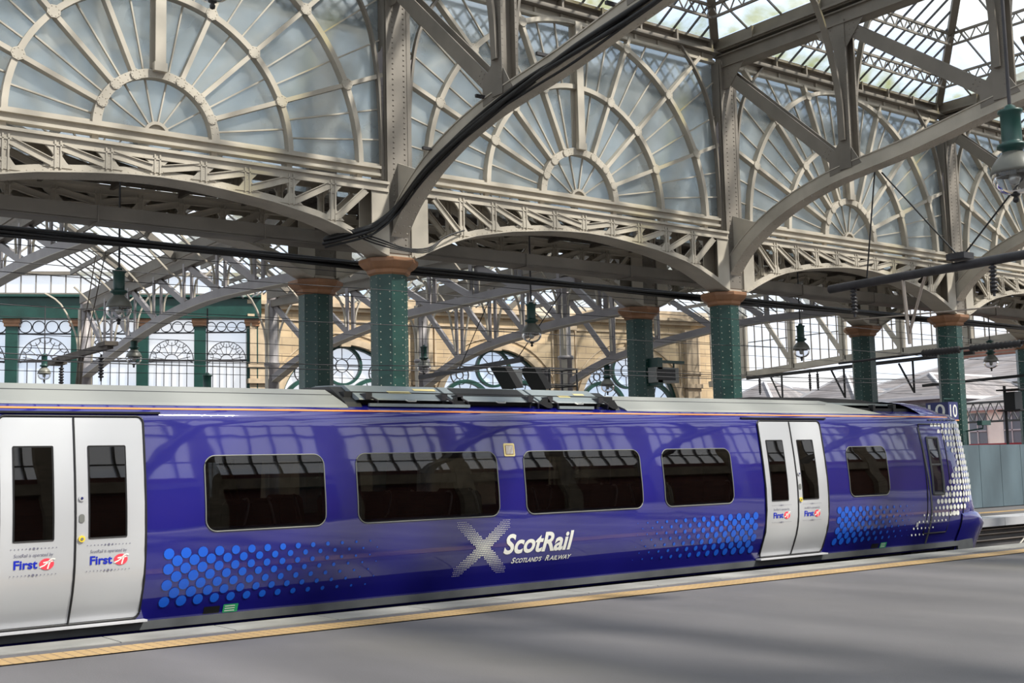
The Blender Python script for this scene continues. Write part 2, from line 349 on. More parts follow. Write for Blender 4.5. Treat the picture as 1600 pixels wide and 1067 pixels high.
# ------------------------------------------------------------------ iron columns (rows A and B)
XA = [3.01+10.667*i for i in range(5)]
BAY = 10.667
YA, YB = 22.2, 25.55
def octagon(cx, cy, r, z): return [(cx+r*cos(radians(22.5+45*k)), cy+r*sin(radians(22.5+45*k)), z) for k in range(8)]
def column(x, y, label):
    t = thing('iron_column', (x, y, 0), label, 'column', 'riveted station columns')
    R = .41
    g = MB(); vs = octagon(x, y, R, 0)+octagon(x, y, R, 5.9)
    g.add(vs, [(k, (k+1) % 8, 8+(k+1) % 8, 8+k) for k in range(8)]); g.build('shaft', 'green', t)
    g = MB(); g.add(octagon(x, y, R+.1, 0)+octagon(x, y, R+.1, .5)+octagon(x, y, R, .55), [(8*j+k, 8*j+(k+1) % 8, 8*j+8+(k+1) % 8, 8*j+8+k) for j in (0, 1) for k in range(8)])
    g.build('plinth', 'dgreen', t)
    g = MB()
    for k in range(8):
        a = radians(45*(k+1)); n = (cos(a), sin(a), 0); ap = R*cos(radians(22.5)); hw = R*sin(radians(22.5))*.66
        if n[1] > .8: continue
        for j in range(32):
            z = .65+j*.165
            for s in (-1, 1): g.rivet((x+n[0]*ap-n[1]*hw*s, y+n[1]*ap+n[0]*hw*s, z+(.04 if s > 0 else 0)), n, .018, .014)
    g.build('rivet', 'rivet', t, kind='stuff')
    g = MB(); pr = [(.41, 5.86), (.47, 5.90), (.49, 5.97), (.56, 6.01), (.63, 6.08), (.66, 6.12), (.66, 6.19), (.60, 6.215), (.0, 6.22)]
    vs = [p for r, z in pr for p in octagon(x, y, r, z)]
    g.add(vs, [(8*j+k, 8*j+(k+1) % 8, 8*j+8+(k+1) % 8, 8*j+8+k) for j in range(len(pr)-1) for k in range(8)]); g.build('capital', 'terra', t)
    return t
def stanchion(x, y, label):
    """riveted box post above the capital, up to the roof gutter"""
    t = thing('roof_stanchion', (x, y, 6.22), label, 'post', 'stanchions above the column capitals')
    yf = y-.45
    g = MB(); g.box(x-.26, x+.26, yf, y+.25, 6.22, 12.6); g.build('box_post', 'cream', t)
    g = MB(); g.box(x-.30, x-.24, yf-.05, y+.2, 6.3, 12.6); g.box(x-.30, x+.34, yf-.02, yf, 6.3, 12.5); g.box(x+.24, x+.34, yf-.03, yf+.02, 6.3, 12.5)
    for j in range(52):
        z = 6.5+j*.118
        for s in (-.12, .16): g.rivet((x+s, yf-.02, z), (0,-1,0), .028, .022)
    g.build('cover_plate', 'cream_shaded', t)
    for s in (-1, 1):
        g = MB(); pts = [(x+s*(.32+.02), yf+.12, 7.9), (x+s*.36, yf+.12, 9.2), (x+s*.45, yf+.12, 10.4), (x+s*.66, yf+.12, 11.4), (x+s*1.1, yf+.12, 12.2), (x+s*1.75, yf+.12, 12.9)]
        g.sweep(smooth_pts(pts, 4), .12, .06); g.build('knee_brace', 'cream_shaded', t)
        g = MB(); g.prism([(x+s*.26, 8.0), (x+s*.34, 8.0), (x+s*.36, 9.2), (x+s*.45, 10.4), (x+s*.52, 10.8), (x+s*.42, 10.72), (x+s*.34, 10.8), (x+s*.26, 11.0)], 'y', yf+.10, yf+.13)
        for z in [8.2+.14*j for j in range(16)]: g.rivet((x+s*.32, yf+.10, z), (0,-1,0), .016, .012)
        g.build('gusset', 'lilac', t)
    return t
nm = ['out past the doors', 'the widest in view', 'right of centre beside the hanging board', 'by the platform 10 sign at the train nose', 'beyond the right edge of the hoarding']
nb = ['far left of the rear row', 'just left of the widest front column', 'carrying the green bracket and display board', 'between the last two big front columns', 'at the right edge behind the black signal']
for i, x in enumerate(XA):
    if i > 0:
        if i < 4:
            column(x, YA, 'green riveted octagonal iron column of the front row, '+nm[i]); stanchion(x, YA, 'cream post over the front column '+nm[i])
        column(x, YB, 'green riveted octagonal iron column of the rear row, '+nb[i]); stanchion(x, YB, 'cream post over the rear column '+nb[i])
    elif True:
        stanchion(x, YB, 'cream riveted post over the rear row at the far left')

# ------------------------------------------------------------------ arched lattice girders
ARC = [(.35,6.22),(.45,6.25),(.6,6.33),(.8,6.43),(1,6.52),(1.5,6.73),(2,6.88),(3,7.08),(4,7.2),(4.7,7.26),(5.3335,7.28)]
def arcz(dx): return lerp(min(dx, BAY-dx), ARC)
def girder(x, y, label, mt='cream'):
    t = thing('arched_girder', (x, y, 6.2), label, 'girder', 'arched lattice girders between columns')
    c = x+BAY/2; y0, y1 = y-.50, y+.02
    xs = [x+.34+(BAY-.68)*i/48 for i in range(49)]
    g = MB(); g.box(x+.3, x+BAY-.3, y0-.08, y1+.08, 7.76, 7.82); 
    for yy in (y0, y1): g.box(x+.3, x+BAY-.3, yy-.02, yy+.02, 7.62, 7.76)
    g.box(x+.3, x+BAY-.3, y0-.05, y0, 7.60, 7.625)
    g.build('top_chord', mt, t)
    g = MB(); g.sweep([(q, (y0+y1)/2, arcz(q-x)) for q in xs], y1-y0+.14, .03)
    for i in range(96):
        q = x+.4+(BAY-.8)*i/95; 
        for s in (-.22, .22): g.rivet((q, (y0+y1)/2+s, arcz(q-x)-.015), (0,0,-1), .018, .012)
    g.build('soffit_plate', mt, t)
    g = MB()
    for yy in (y0, y1): g.sweep([(q, yy, arcz(q-x)+.07) for q in xs], .035, .13)
    for i in range(70):
        q = x+.5+(BAY-1)*i/69; g.rivet((q, y0-.02, arcz(q-x)+.035), (0,-1,0), .012, .01)
    g.build('bottom_chord', mt, t)
    posts = [-3.72, -2.82, -1.92, -1.0, -.08, .84, 1.76, 2.72, 3.68]
    for k, d in enumerate(posts):
        g = MB(); z0 = arcz(c+d-x)+.06
        for yy in (y0, y1):
            g.box(c+d-.065, c+d-.035, yy-.05, yy+.02, z0, 7.7); g.box(c+d+.035, c+d+.065, yy-.05, yy+.02, z0, 7.7); g.box(c+d-.06, c+d+.06, yy-.015, yy+.015, z0, 7.7)
            g.prism([(c+d-.26, 7.64), (c+d-.12, 7.50), (c+d-.07, 7.42), (c+d+.07, 7.42), (c+d+.12, 7.50), (c+d+.26, 7.64)], 'y', yy-.03, yy+.02)
            g.prism([(c+d-.26, z0+.02), (c+d-.15, z0+.13), (c+d-.07, z0+.24), (c+d+.07, z0+.24), (c+d+.15, z0+.13), (c+d+.26, z0+.02)], 'y', yy-.036, yy+.014)
        for (a, b) in ((-.09,.0),(.09,.0),(0,.05),(0,.14)):
            g.rivet((c+d+a, y0-.03, z0+.06+b), (0,-1,0), .016, .012); g.rivet((c+d+a, y0-.03, 7.6-b), (0,-1,0), .016, .012)
        g.build('lattice_post', mt, t)
    ends = [-4.55]+posts+[4.55]
    for a, b in zip(ends, ends[1:]):
        left = (a+b)/2 < -.05
        hi, lo = (a, b) if left else (b, a)
        g = MB()
        p = Vector((c+hi*1.0+(.08 if left else -.08), y0, 7.58)); q = Vector((c+lo+(-.1 if left else .1), y0, arcz(c+lo-x)+.16))
        for yy in (y0-.02, y1):
            p.y = q.y = yy
            g.bar(p, q, .025, .14); o = Vector((0, -.02, 0)); dd = (q-p).normalized().cross(Vector((0,1,0)))*.065
            g.bar(p+dd+o, q+dd+o, .05, .015); g.bar(p-dd+o, q-dd+o, .05, .015)
        g.build('lattice_diagonal', mt, t)
    for s in (-1, 1):
        e = c+s*5.05; i0 = c+s*4.62
        g = MB()
        poly = [(i0, 7.68), (e, 7.68), (e, arcz(e-x)+.02), (c+s*4.85, arcz(c+s*4.85-x)+.05), (i0, arcz(i0-x)+.08), ]
        for yy in (y0, y1): g.prism(poly, 'y', yy-.015, yy+.015)
        g.build('end_plate', mt, t)
    return t
gl = ['left of the widest front column', 'right of the widest front column', 'right of centre, behind the dark overhead boom', 'at the right edge of the photo']
gi = None
for row, (y, w) in enumerate(((YA-.0, 'front'), (YB, 'rear'))):
    for i in range(4):
        lab = 'arched lattice girder of the %s row, %s' % (w, gl[i] if row == 0 else ['at the far left, in shade', 'in the middle, seen below the front girder', 'right of centre, in shade', 'at the far right, in shade'][i])
        if gi is None: gi = girder(XA[i], y, lab)
        else: copy_tree(gi, (XA[i]-XA[0], y-YA, 0), lab)

# ------------------------------------------------------------------ fanlight screens
def fanlight(x, y, label, n):
    t = thing('window_%d' % n, (x, y, 8), label, 'window', 'fan shaped glazed screens', 'structure')
    c = x+BAY/2; Z = 8.17; x0, x1 = x+.3, x+BAY-.3; ZT = 12.62
    def fr(a): return (c, y, Z)
    g = MB(); g.box(x0, x1, y+.03, y+.05, 8.2, ZT); g.build('glass', 'fanglass', t)
    for R, w, d in ((1.17, .17, .2), (2.81, .115, .2), (4.47, .115, .2)):
        g = MB(); g.ring(c, Z, R-w/2, R+w/2, y-.16, y+.02, 0, 180, 44)
        if R < 2:
            for a in range(8, 176, 6):
                for q in (-.05, .05): g.rivet((c+(R+q)*cos(radians(a)), y-.16, Z+(R+q)*sin(radians(a))), (0,-1,0), .015, .012)
        g.build('glazing_ring', 'cream', t)
    def lim(a, r):   # clip radius to frame
        ca, sa = cos(radians(a)), sin(radians(a)); m = 99
        if abs(ca) > 1e-6: m = min(m, (x1-c)/abs(ca))
        if sa > 1e-6: m = min(m, (ZT-Z)/sa)
        return min(r, m)
    for k in range(1, 8):
        a = 22.5*k; ca, sa = cos(radians(a)), sin(radians(a)); r1 = lim(a, 9); r0 = 1.2
        g = MB(); p = (c+r0*ca, y-.02, Z+r0*sa); q = (c+r1*ca, y-.02, Z+r1*sa)
        if k == 4:
            g.box(c-.13, c+.13, y-.05, y-.01, Z+1.3, ZT); g.box(c-.105, c+.105, y-.26, y-.23, Z+1.3, ZT); g.box(c-.02, c+.01, y-.24, y-.02, Z+1.3, ZT)
            g.box(c-.13, c+.13, y-.28, y-.17, Z+1.2, Z+1.37)
        else:
            g.bar(V3(*p)+V3(0,-.05,0), V3(*q)+V3(0,-.05,0), .17, .09)
        g.build('main_rib', 'cream', t)
    g = MB()
    for a in (33.75, 56.25, 78.75, 101.25, 123.75, 146.25):
        g.bar((c+.22*cos(radians(a)), y, Z+.22*sin(radians(a))), (c+1.1*cos(radians(a)), y, Z+1.1*sin(radians(a))), .05, .028)
    for k in range(8):
        a = 11.25+22.5*k; g.bar((c+1.23*cos(radians(a)), y, Z+1.23*sin(radians(a))), (c+2.76*cos(radians(a)), y, Z+2.76*sin(radians(a))), .05, .03)
        for b in (7.5, 15):
            a = 22.5*k+b; r1 = lim(a, 4.41); g.bar((c+2.87*cos(radians(a)), y, Z+2.87*sin(radians(a))), (c+r1*cos(radians(a)), y, Z+r1*sin(radians(a))), .05, .03)
            r1 = lim(a, 9)
            if r1 > 4.6: g.bar((c+4.53*cos(radians(a)), y, Z+4.53*sin(radians(a))), (c+r1*cos(radians(a)), y, Z+r1*sin(radians(a))), .05, .03)
    g.build('glazing_bars', 'cream', t)
    g = MB()
    for R in (1.17, 2.81, 4.47):
        for k in (1, 2, 3, 5, 6, 7):
            a = 22.5*k; px, pz = c+R*cos(radians(a)), Z+R*sin(radians(a)); r = .13 if R > 2 else .11
            g.prism([(px+r*cos(radians(a+22.5+45*j)), pz+r*sin(radians(a+22.5+45*j))) for j in range(8)], 'y', y-.185, y-.15)
            for j in range(8): g.rivet((px+r*.75*cos(radians(a+22.5+45*j)), y-.185, pz+r*.75*sin(radians(a+22.5+45*j))), (0,-1,0), .015, .012)
    g.build('node_plate', 'cream', t)
    g = MB(); g.prism([(c+.19*cos(radians(i*15)), Z+.19*sin(radians(i*15))) for i in range(13)], 'y', y-.03, y+.02); g.ring(c, Z, .19, .25, y-.09, y+.02, 0, 180, 14); g.build('hub', 'white' if 0 else 'cream', t)
    g = MB(); g.box(x0, x1, y-.10, y+.05, 8.20, 8.26); g.box(x0, x1, y-.18, y+.05, 8.14, 8.20); g.box(x0, x1, y-.10, y+.05, 8.04, 8.14); g.box(x0, x1, y-.16, y+.05, 7.98, 8.04)
    for d in (-4.47, -2.81, -1.17, 1.17, 2.81, 4.47): g.box(c+d-.06, c+d+.06, y-.08, y+.02, 7.80, 8.0)
    g.build('sill', 'cream', t)
    g = MB(); g.box(x0, x1, y-.12, y+.05, 12.56, 12.64); g.box(x0, x1, y-.05, y+.05, 12.64, 12.9)
    for i in range(12):
        q = x0+.45+i*(x1-x0-.9)/11; g.box(q-.03, q+.03, y-.11, y-.05, 12.60, 12.78)
    g.build('head_rail', 'cream', t)
    g = MB(); g.box(x0-.3, x1+.3, y-.25, y+.12, 12.80, 12.85); g.box(x0-.3, x1+.3, y-.02, y+.10, 12.85, 13.22); g.sweep([(x0-.3, y-.10, 12.88), (x1+.3, y-.10, 12.88)], .22, .07); g.sweep([(x0-.3, y-.08, 13.16), (x1+.3, y-.08, 13.16)], .16, .08)
    for i in range(8):
        q = x0+.6+i*1.33; g.box(q-.03, q+.03, y-.2, y-.02, 12.85, 13.2)
    g.build('gutter', 'cream_shaded', t)
    # diamond lattice just behind the head of the screen
    g = MB(); yl = y+.32; za, zb = 11.55, 12.45; st = .78
    g.box(x0, x1, yl-.04, yl+.04, za-.14, za); g.box(x0, x1, yl-.04, yl+.04, zb, zb+.1)
    k = 0
    while x0+k*st/2 < x1:
        q = x0+k*st/2
        g.bar((q, yl, za), (min(q+st, x1+.3), yl, zb), .02, .06); g.bar((q, yl+.02, zb), (min(q+st, x1+.3), yl+.02, za), .02, .06); k += 1
    g.build('lattice_parapet', 'cream_shaded', t)
    return t
fn = None; cnt = 1
wl = ['at the left, half cut by the frame edge', 'in the middle, crossed by the cable-carrying roof truss', 'right of centre, crossed by the second roof truss', 'at the right edge, behind the big near lamp']
for row, y in enumerate((22.0, 25.35)):
    for i in range(4):
        lab = ('large fan-ribbed glass screen of the front row ' if row == 0 else 'fan-ribbed glass screen of the rear row, seen dimly behind, ')+wl[i]
        if fn is None: fn = fanlight(XA[i], y, lab, cnt)
        else:
            o = copy_tree(fn, (XA[i]-XA[0], y-22.0, 0), lab); o.name = 'window_%d' % cnt
        cnt += 1

w = MB(); w.box(-6, 56, 23.80, 25.0, 7.84, 7.92)
for i in range(9): w.box(-6, 56, 23.82+i*.13, 23.90+i*.13, 7.82, 7.84)
for i in range(40): w.box(-5+i*1.5, -4.92+i*1.5, 23.75, 25.0, 7.72, 7.82)
tag(w.build('walkway_deck', 'timber'), 'dark boarded walkway deck between the front and rear girders', 'walkway')
# walkway beam between the rows, with its joints
w = thing('gutter_beam', (3, 23.3, 6.7), 'long grey-green steel channel beam running between the two column rows below the girders', 'beam')
g = MB(); g.box(-6, 56, 23.2, 23.24, 6.66, 6.95); g.box(-6, 56, 23.2, 23.75, 6.64, 6.67)
for i in range(16): g.box(-3+i*3.55, -3+i*3.55+.03, 23.17, 23.76, 6.62, 6.95)
g.build('channel', 'cream_shaded', w)

# ------------------------------------------------------------------ roof trusses toward the viewer
BCH = [(21.95,6.30),(21.78,6.62),(21.45,7.02),(21.0,7.40),(20.3,7.82),(19.5,8.15),(18.7,8.38),(17.85,8.55),(16.0,8.80),(13.7,9.22),(11.5,9.48),(9.5,9.62),(7.5,9.66),(5.5,9.68),(3.5,9.66),(1.5,9.62),(-.5,9.48),(-2.7,9.22),(-5,8.80),(-6.85,8.55),(-8.5,8.15),(-10,7.4),(-10.8,6.4)]
def truss(x, label, knees=True):
    t = thing('roof_truss', (x, 22, 6.3), label, 'roof truss', 'arched riveted roof trusses over the tracks')
    pts = smooth_pts([(x, a, b) for a, b in BCH], 3)
    g = MB(); g.sweep(pts, .42, .035, side=(1,0,0))
    up_ = []
    for i, p in enumerate(pts):
        d = (pts[min(i+1, len(pts)-1)]-pts[max(i-1, 0)]).normalized(); nrm = d.cross(V3(1,0,0)); nrm = nrm if nrm.z > 0 or (abs(nrm.z) < .2 and nrm.y < 0) else -nrm
        th = .34
        up_.append((p, nrm))
    for s in (-.15, .15): g.sweep([p+n*.17+V3(s,0,0) for p, n in up_], .03, .32, side=(1,0,0))
    g.sweep([p+n*.33 for p, n in up_], .38, .025, side=(1,0,0))
    L = 0; last = pts[0]
    for (p, n), (p1, n1) in zip(up_, up_[1:]):
        seg = (p1-p).length; k = 0
        m_ = max(1, int(seg/.16))
        for j in range(m_):
            q = p.lerp(p1, j/m_)
            for s in (-.15, .15): g.rivet(q-n*.018+V3(s,0,0), -n, .028, .022)
            if j % 2 == 0: g.rivet(q-n*.018, -n, .022, .016)
    g.build('bottom_chord', 'cream', t)
    g = MB(); g.box(x-.22, x+.22, -13.4, 22.0, 12.40, 12.43); g.box(x-.15, x-.12, -13.4, 22.0, 12.40, 12.75); g.box(x+.12, x+.15, -13.4, 22.0, 12.40, 12.75); g.box(x-.22, x+.22, -13.4, 22, 12.73, 12.77)
    g.build('top_chord', 'cream_shaded', t)
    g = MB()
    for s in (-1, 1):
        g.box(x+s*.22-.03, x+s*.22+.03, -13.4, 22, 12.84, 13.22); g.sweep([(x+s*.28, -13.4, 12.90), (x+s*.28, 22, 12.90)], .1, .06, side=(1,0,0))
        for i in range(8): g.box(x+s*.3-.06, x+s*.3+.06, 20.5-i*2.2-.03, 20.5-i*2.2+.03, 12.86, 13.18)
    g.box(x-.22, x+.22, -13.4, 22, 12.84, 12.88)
    g.build('gutter', 'cream_shaded', t)
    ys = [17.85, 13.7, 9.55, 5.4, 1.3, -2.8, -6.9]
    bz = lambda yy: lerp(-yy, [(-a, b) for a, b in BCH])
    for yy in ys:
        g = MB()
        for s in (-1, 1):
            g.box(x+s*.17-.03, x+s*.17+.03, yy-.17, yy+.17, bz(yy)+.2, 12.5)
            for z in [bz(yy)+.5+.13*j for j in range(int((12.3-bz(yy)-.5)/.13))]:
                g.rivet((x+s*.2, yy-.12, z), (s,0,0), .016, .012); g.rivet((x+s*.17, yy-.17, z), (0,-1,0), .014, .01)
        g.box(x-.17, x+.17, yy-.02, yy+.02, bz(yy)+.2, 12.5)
        g.build('vertical', 'cream_shaded', t)
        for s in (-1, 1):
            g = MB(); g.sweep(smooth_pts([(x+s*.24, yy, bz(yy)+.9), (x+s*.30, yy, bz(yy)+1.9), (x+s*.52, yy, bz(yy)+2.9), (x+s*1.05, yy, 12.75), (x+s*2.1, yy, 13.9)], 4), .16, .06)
            g.build('knee_brace', 'cream_shaded', t)
    tops = [21.85]+ys[:2]
    for a, b in ((21.9, 17.95), (17.85, 13.8), (13.7, 9.65)):
        g = MB(); p = V3(x, a-.1, 12.35); q = V3(x, b+.15, bz(b)+.45)
        for s in (-.14, .14):
            g.bar(p+V3(s,0,0), q+V3(s,0,0), .03, .32, side=(1,0,0))
        for s in (-.16,):
            for e, sg in ((p, 1), (q, -1)):
                d = (q-p).normalized()*sg; nn = d.cross(V3(1,0,0))
                for i in range(4):
                    for j in (-.1, 0, .1): g.rivet(e+d*(.1+i*.13)+nn*j+V3(s,0,0), (-1,0,0), .02, .014)
        g.build('diagonal', 'cream_shaded', t)
    # gusset plates
    for yy in [21.7]+ys:
        g = MB(); zt = 12.42; w_ = .75
        g.prism([(yy-w_, zt), (yy+(w_ if yy < 21 else .2), zt), (yy+(.25 if yy < 21 else .2), zt-.62), (yy-.2, zt-.62)], 'x', x-.175, x-.155)
        if yy < 21: g.prism([(yy-.45, bz(yy-.45)+.2), (yy+.5, bz(yy+.5)+.2), (yy+.5, bz(yy)+.5), (yy+.18, bz(yy)+.9), (yy-.18, bz(yy)+.7)], 'x', x-.175, x-.155)
        for i in range(7):
            for j in range(3): g.rivet((x-.175, yy-.45+i*.14, zt-.1-.13*j), (-1,0,0), .018, .014)
        g.build('gusset', 'cream_shaded', t)
    g = MB(); g.prism([(21.95, 6.4), (21.6, 7.0), (21.0, 7.6), (20.5, 7.95), (21.0, 8.0), (21.75, 8.3), (21.95, 8.6)], 'x', x-.02, x+.02); g.build('spandrel_web', 'cream', t)
    return t
tl = ['at the far left, out of the photo', 'springing from the widest column with a thick black cable bundle', 'springing from the column right of centre, the second one', 'springing from the column by the platform 10 sign', 'at the far right, beyond the hoarding']
t0 = truss(XA[0], 'arched cream roof truss '+tl[0])
for i in range(1, 5): copy_tree(t0, (XA[i]-XA[0], 0, 0), 'arched cream roof truss '+tl[i])

# ------------------------------------------------------------------ hipped rooflights over each bay
def rooflight(x, label):
    x0, x1 = x+.25, x+BAY-.25; Y0, Y1 = 21.9, -13.4; ZB = 13.24; s1, s2 = .62, .53
    t = thing('rooflight', (x+BAY/2, 21.9, ZB), label, 'rooflight', 'hipped glazed rooflights')
    hw = (x1-x0)/2; H_ = hw*s2; yh = Y0-H_/s1; c = (x0+x1)/2; ZR = ZB+H_
    for pts, k in (([(x0,Y0,ZB),(x1,Y0,ZB),(c,yh,ZR)], 'hip_glazing'), ([(x0,Y1,ZB),(x0,Y0,ZB),(c,yh,ZR),(c,Y1,ZR)], 'side_glazing'), ([(x1,Y0,ZB),(x1,Y1,ZB),(c,Y1,ZR),(c,yh,ZR)], 'side_glazing')):
        g = MB(); g.add(pts, [tuple(range(len(pts)))]); g.build(k, 'mossglass', t)
    g = MB(); n = int((x1-x0)/.52)
    for i in range(1, n):
        q = x0+i*(x1-x0)/n; d = min(q-x0, x1-q)*s2; g.bar((q, Y0, ZB-.03), (q, Y0-d/s1, ZB+d-.03), .03, .06, side=(1,0,0))
    n = int((Y0-Y1)/1.15)
    for i in range(n):
        q = Y0-i*(Y0-Y1)/n; d = min(H_, (Y0-q)*s1)
        for s, xe in ((1, x0), (-1, x1)): g.bar((xe, q, ZB-.03), (xe+s*d/s2, q, ZB+d-.03), .03, .06)
    g.build('glazing_bars', 'iron', t)
    for s, xe in ((1, x0), (-1, x1)):
        g = MB(); g.bar((xe, Y0, ZB-.08), (c, yh, ZR-.08), .12, .22, side=(1,1,0)); g.build('hip_rafter', 'cream_shaded', t)
    g = MB(); g.box(c-.06, c+.06, Y1, yh, ZR-.2, ZR); g.build('ridge_beam', 'cream_shaded', t)
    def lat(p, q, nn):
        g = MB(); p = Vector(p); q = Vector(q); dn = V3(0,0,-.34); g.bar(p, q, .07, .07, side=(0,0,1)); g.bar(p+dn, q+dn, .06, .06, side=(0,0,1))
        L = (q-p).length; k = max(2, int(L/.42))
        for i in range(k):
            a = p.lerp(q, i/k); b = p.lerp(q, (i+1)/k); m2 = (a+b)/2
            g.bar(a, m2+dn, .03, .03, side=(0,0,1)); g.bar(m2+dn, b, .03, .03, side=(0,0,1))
        g.build('purlin', 'cream_shaded', t)
    for dz in (.55, 1.3, 2.05):
        lat((x0+dz/s2, Y0-dz/s1, ZB+dz-.1), (x1-dz/s2, Y0-dz/s1, ZB+dz-.1), 0)
        lat((x0+dz/s2, Y0-dz/s1, ZB+dz-.1), (x0+dz/s2, Y1, ZB+dz-.1), 0); lat((x1-dz/s2, Y0-dz/s1, ZB+dz-.1), (x1-dz/s2, Y1, ZB+dz-.1), 0)
    return t
rl = ['over the left bay', 'over the middle bay', 'over the bay right of centre', 'over the far right bay']
r0 = rooflight(XA[0], 'hipped glazed rooflight with dark bars '+rl[0])
for i in range(1, 4): copy_tree(r0, (XA[i]-XA[0], 0, 0), 'hipped glazed rooflight with dark bars '+rl[i])

# ------------------------------------------------------------------ the train
PR = [(-.1,.30),(0.0,.27),(.1,.235),(.2,.19),(.35,.12),(.5,.06),(.7,.015),(1.0,0),(1.3,.005),(1.7,.045),(2.1,.1),(2.29,.13),(2.35,.155),(2.40,.2),(2.455,.3),(2.49,.42),(2.54,.62),(2.60,1.0),(2.62,1.4)]
def dprof(z):
    h_ = .07 if z < 2.25 else .02
    return sum(lerp(z+h_*k, PR) for k in (-1, -.5, 0, .5, 1))/5
XF = [(-.1,21.3),(.5,21.4),(.62,21.48),(.75,21.46),(1.0,21.41),(1.35,21.34),(1.7,21.28),(2.1,21.22),(2.29,21.2),(2.4,21.14),(2.455,21.13),(2.52,20.96),(2.6,20.65),(2.64,20.45)]
AF = [(0,1.25),(.5,1.35),(.9,1.6),(1,1.6),(2.1,1.4),(2.35,1.3),(2.6,1.3)]
CY = 14.2
def side(X, z, off=0.0, s=-1):
    def raw(X, z):
        w = 1.4-dprof(z); xf = lerp(z, XF); a = lerp(z, AF); q = max(0, min(.995, (X-(xf-a))/a))
        return V3(X, CY+s*w*(1-q**2.8)**(1/2.8), z)
    p = raw(X, z)
    if off:
        n = (raw(X+.01, z)-raw(X-.01, z)).cross(raw(X, z+.01)-raw(X, z-.01)).normalized()*(-s)
        if n.y*s < 0: n = -n
        p = p+n*off
    return p
TR = thing('train_carriage', (8, CY, -.765), 'blue passenger train carriage with silver doors standing at the near platform', 'train')
WIN = [(5.465,6.97),(7.41,9.55),(10.0,12.15),(12.6,14.08),(16.97,18.08),(-1.0,1.1),(1.5,2.9)]
WZ = (1.02, 1.865)
lv = [-.04,.06,.13,.2,.28,.35,.42,.5,.6,.7,.85,1.07,1.3,1.5,1.7,1.815,1.95,2.1,2.2,2.26,2.31,2.35,2.38,2.41,2.435,2.455,2.475,2.50,2.54,2.60,2.62]
xs = sorted(set([-6.0,18.9]+[q for a, b in WIN for q in (a+.05, b-.05)]+[k*1.0 for k in range(-5, 19)]))
def inhole(x, z): return 1.07 < z < 1.815 and any(a+.05 < x < b-.05 for a, b in WIN)
g = MB()
for s in (-1, 1):
    rows = []
    for z in lv:
        xf, a = lerp(z, XF), lerp(z, AF); w = 1.4-dprof(z) if z < 2.61 else 0
        r = [(x, CY+s*w, z) for x in xs]
        for k in range(0, 19):
            t = radians(90*k/18); r.append((xf-a+a*sin(t)**(2/2.8), CY+s*w*max(0, cos(t))**(2/2.8), z))
        rows.append(r)
    n = len(rows[0]); fs = []
    for j in range(len(lv)-1):
        for i in range(n-1):
            if i < len(xs)-1 and inhole((xs[i]+xs[i+1])/2, (lv[j]+lv[j+1])/2): continue
            q = (j*n+i, j*n+i+1, (j+1)*n+i+1, (j+1)*n+i); fs.append(q if s < 0 else q[::-1])
    g.add([p for r in rows for p in r], fs, True)
g.build('body', 'blue', TR)
def patch(name, x0, x1, z0, z1, off, mt, rad=.0, parent=TR, th=0, s=-1, nx=None, **kw):
    """rounded rectangle laid on the carriage side"""
    g = MB(); zs = [z0+(z1-z0)*i/14 for i in range(15)]
    if rad: zs = sorted(set(zs+[z0+rad*(1-cos(radians(15*k))) for k in range(7)]+[z1-rad*(1-cos(radians(15*k))) for k in range(7)]))
    cols = nx or max(1, int((x1-x0)/.5)) ; vs = []
    for z in zs:
        e = 0
        if rad:
            d = min(z-z0, z1-z)
            if d < rad: e = rad-sqrt(max(0, rad*rad-(rad-d)**2))
        for i in range(cols+1): vs.append(side(x0+e+(x1-x0-2*e)*i/cols, z, off, s))
    n = cols+1; fs = [(n*j+i, n*j+i+1, n*j+n+i+1, n*j+n+i) if s < 0 else (n*j+n+i, n*j+n+i+1, n*j+i+1, n*j+i) for j in range(len(zs)-1) for i in range(cols)]
    g.add(vs, fs, True)
    if th:
        edge = [n*j for j in range(len(zs))]+[n*(len(zs)-1)+i for i in range(1, n)]+[n*j+n-1 for j in range(len(zs)-2, -1, -1)]+[i for i in range(n-2, 0, -1)]
        out = [vs[i] for i in edge]; inn = [v-V3(0, s*th, 0) for v in out]; m_ = len(out)
        g.add(out+inn, [(k, (k+1) % m_, m_+(k+1) % m_, m_+k) for k in range(m_)])
    return g.build(name, mt, parent, **kw)
def rimline(name, x0, x1, z0, z1, off, rad, r, mt, parent=TR, s=-1):
    pts = []
    def corner(cx, cz, a0): return [(cx+rad*cos(radians(a0+15*k)), cz+rad*sin(radians(a0+15*k))) for k in range(7)]
    c = corner(x1-rad, z1-rad, 0)+[(x0+rad+(x1-x0-2*rad)*(1-k/6), z1) for k in range(1, 6)]+corner(x0+rad, z1-rad, 90)+[(x0, z1-rad-(z1-z0-2*rad)*k/6) for k in range(1, 6)]+corner(x0+rad, z0+rad, 180)+[(x0+rad+(x1-x0-2*rad)*k/6, z0) for k in range(1, 6)]+corner(x1-rad, z0+rad, 270)+[(x1, z0+rad+(z1-z0-2*rad)*k/6) for k in range(1, 6)]
    c.append(c[0]); g = MB(); g.tube([side(a, b, off, s) for a, b in c], r, 5, cap=False); return g.build(name, mt, parent)
for a, b in WIN:
    for s in (-1, 1):
        o = patch('window', a, b, *WZ, .006, 'carglass', .13, s=s, label='dark tinted window')
        if s < 0: rimline('window_rim', a, b, *WZ, .006, .13, .008, 'rim', o)
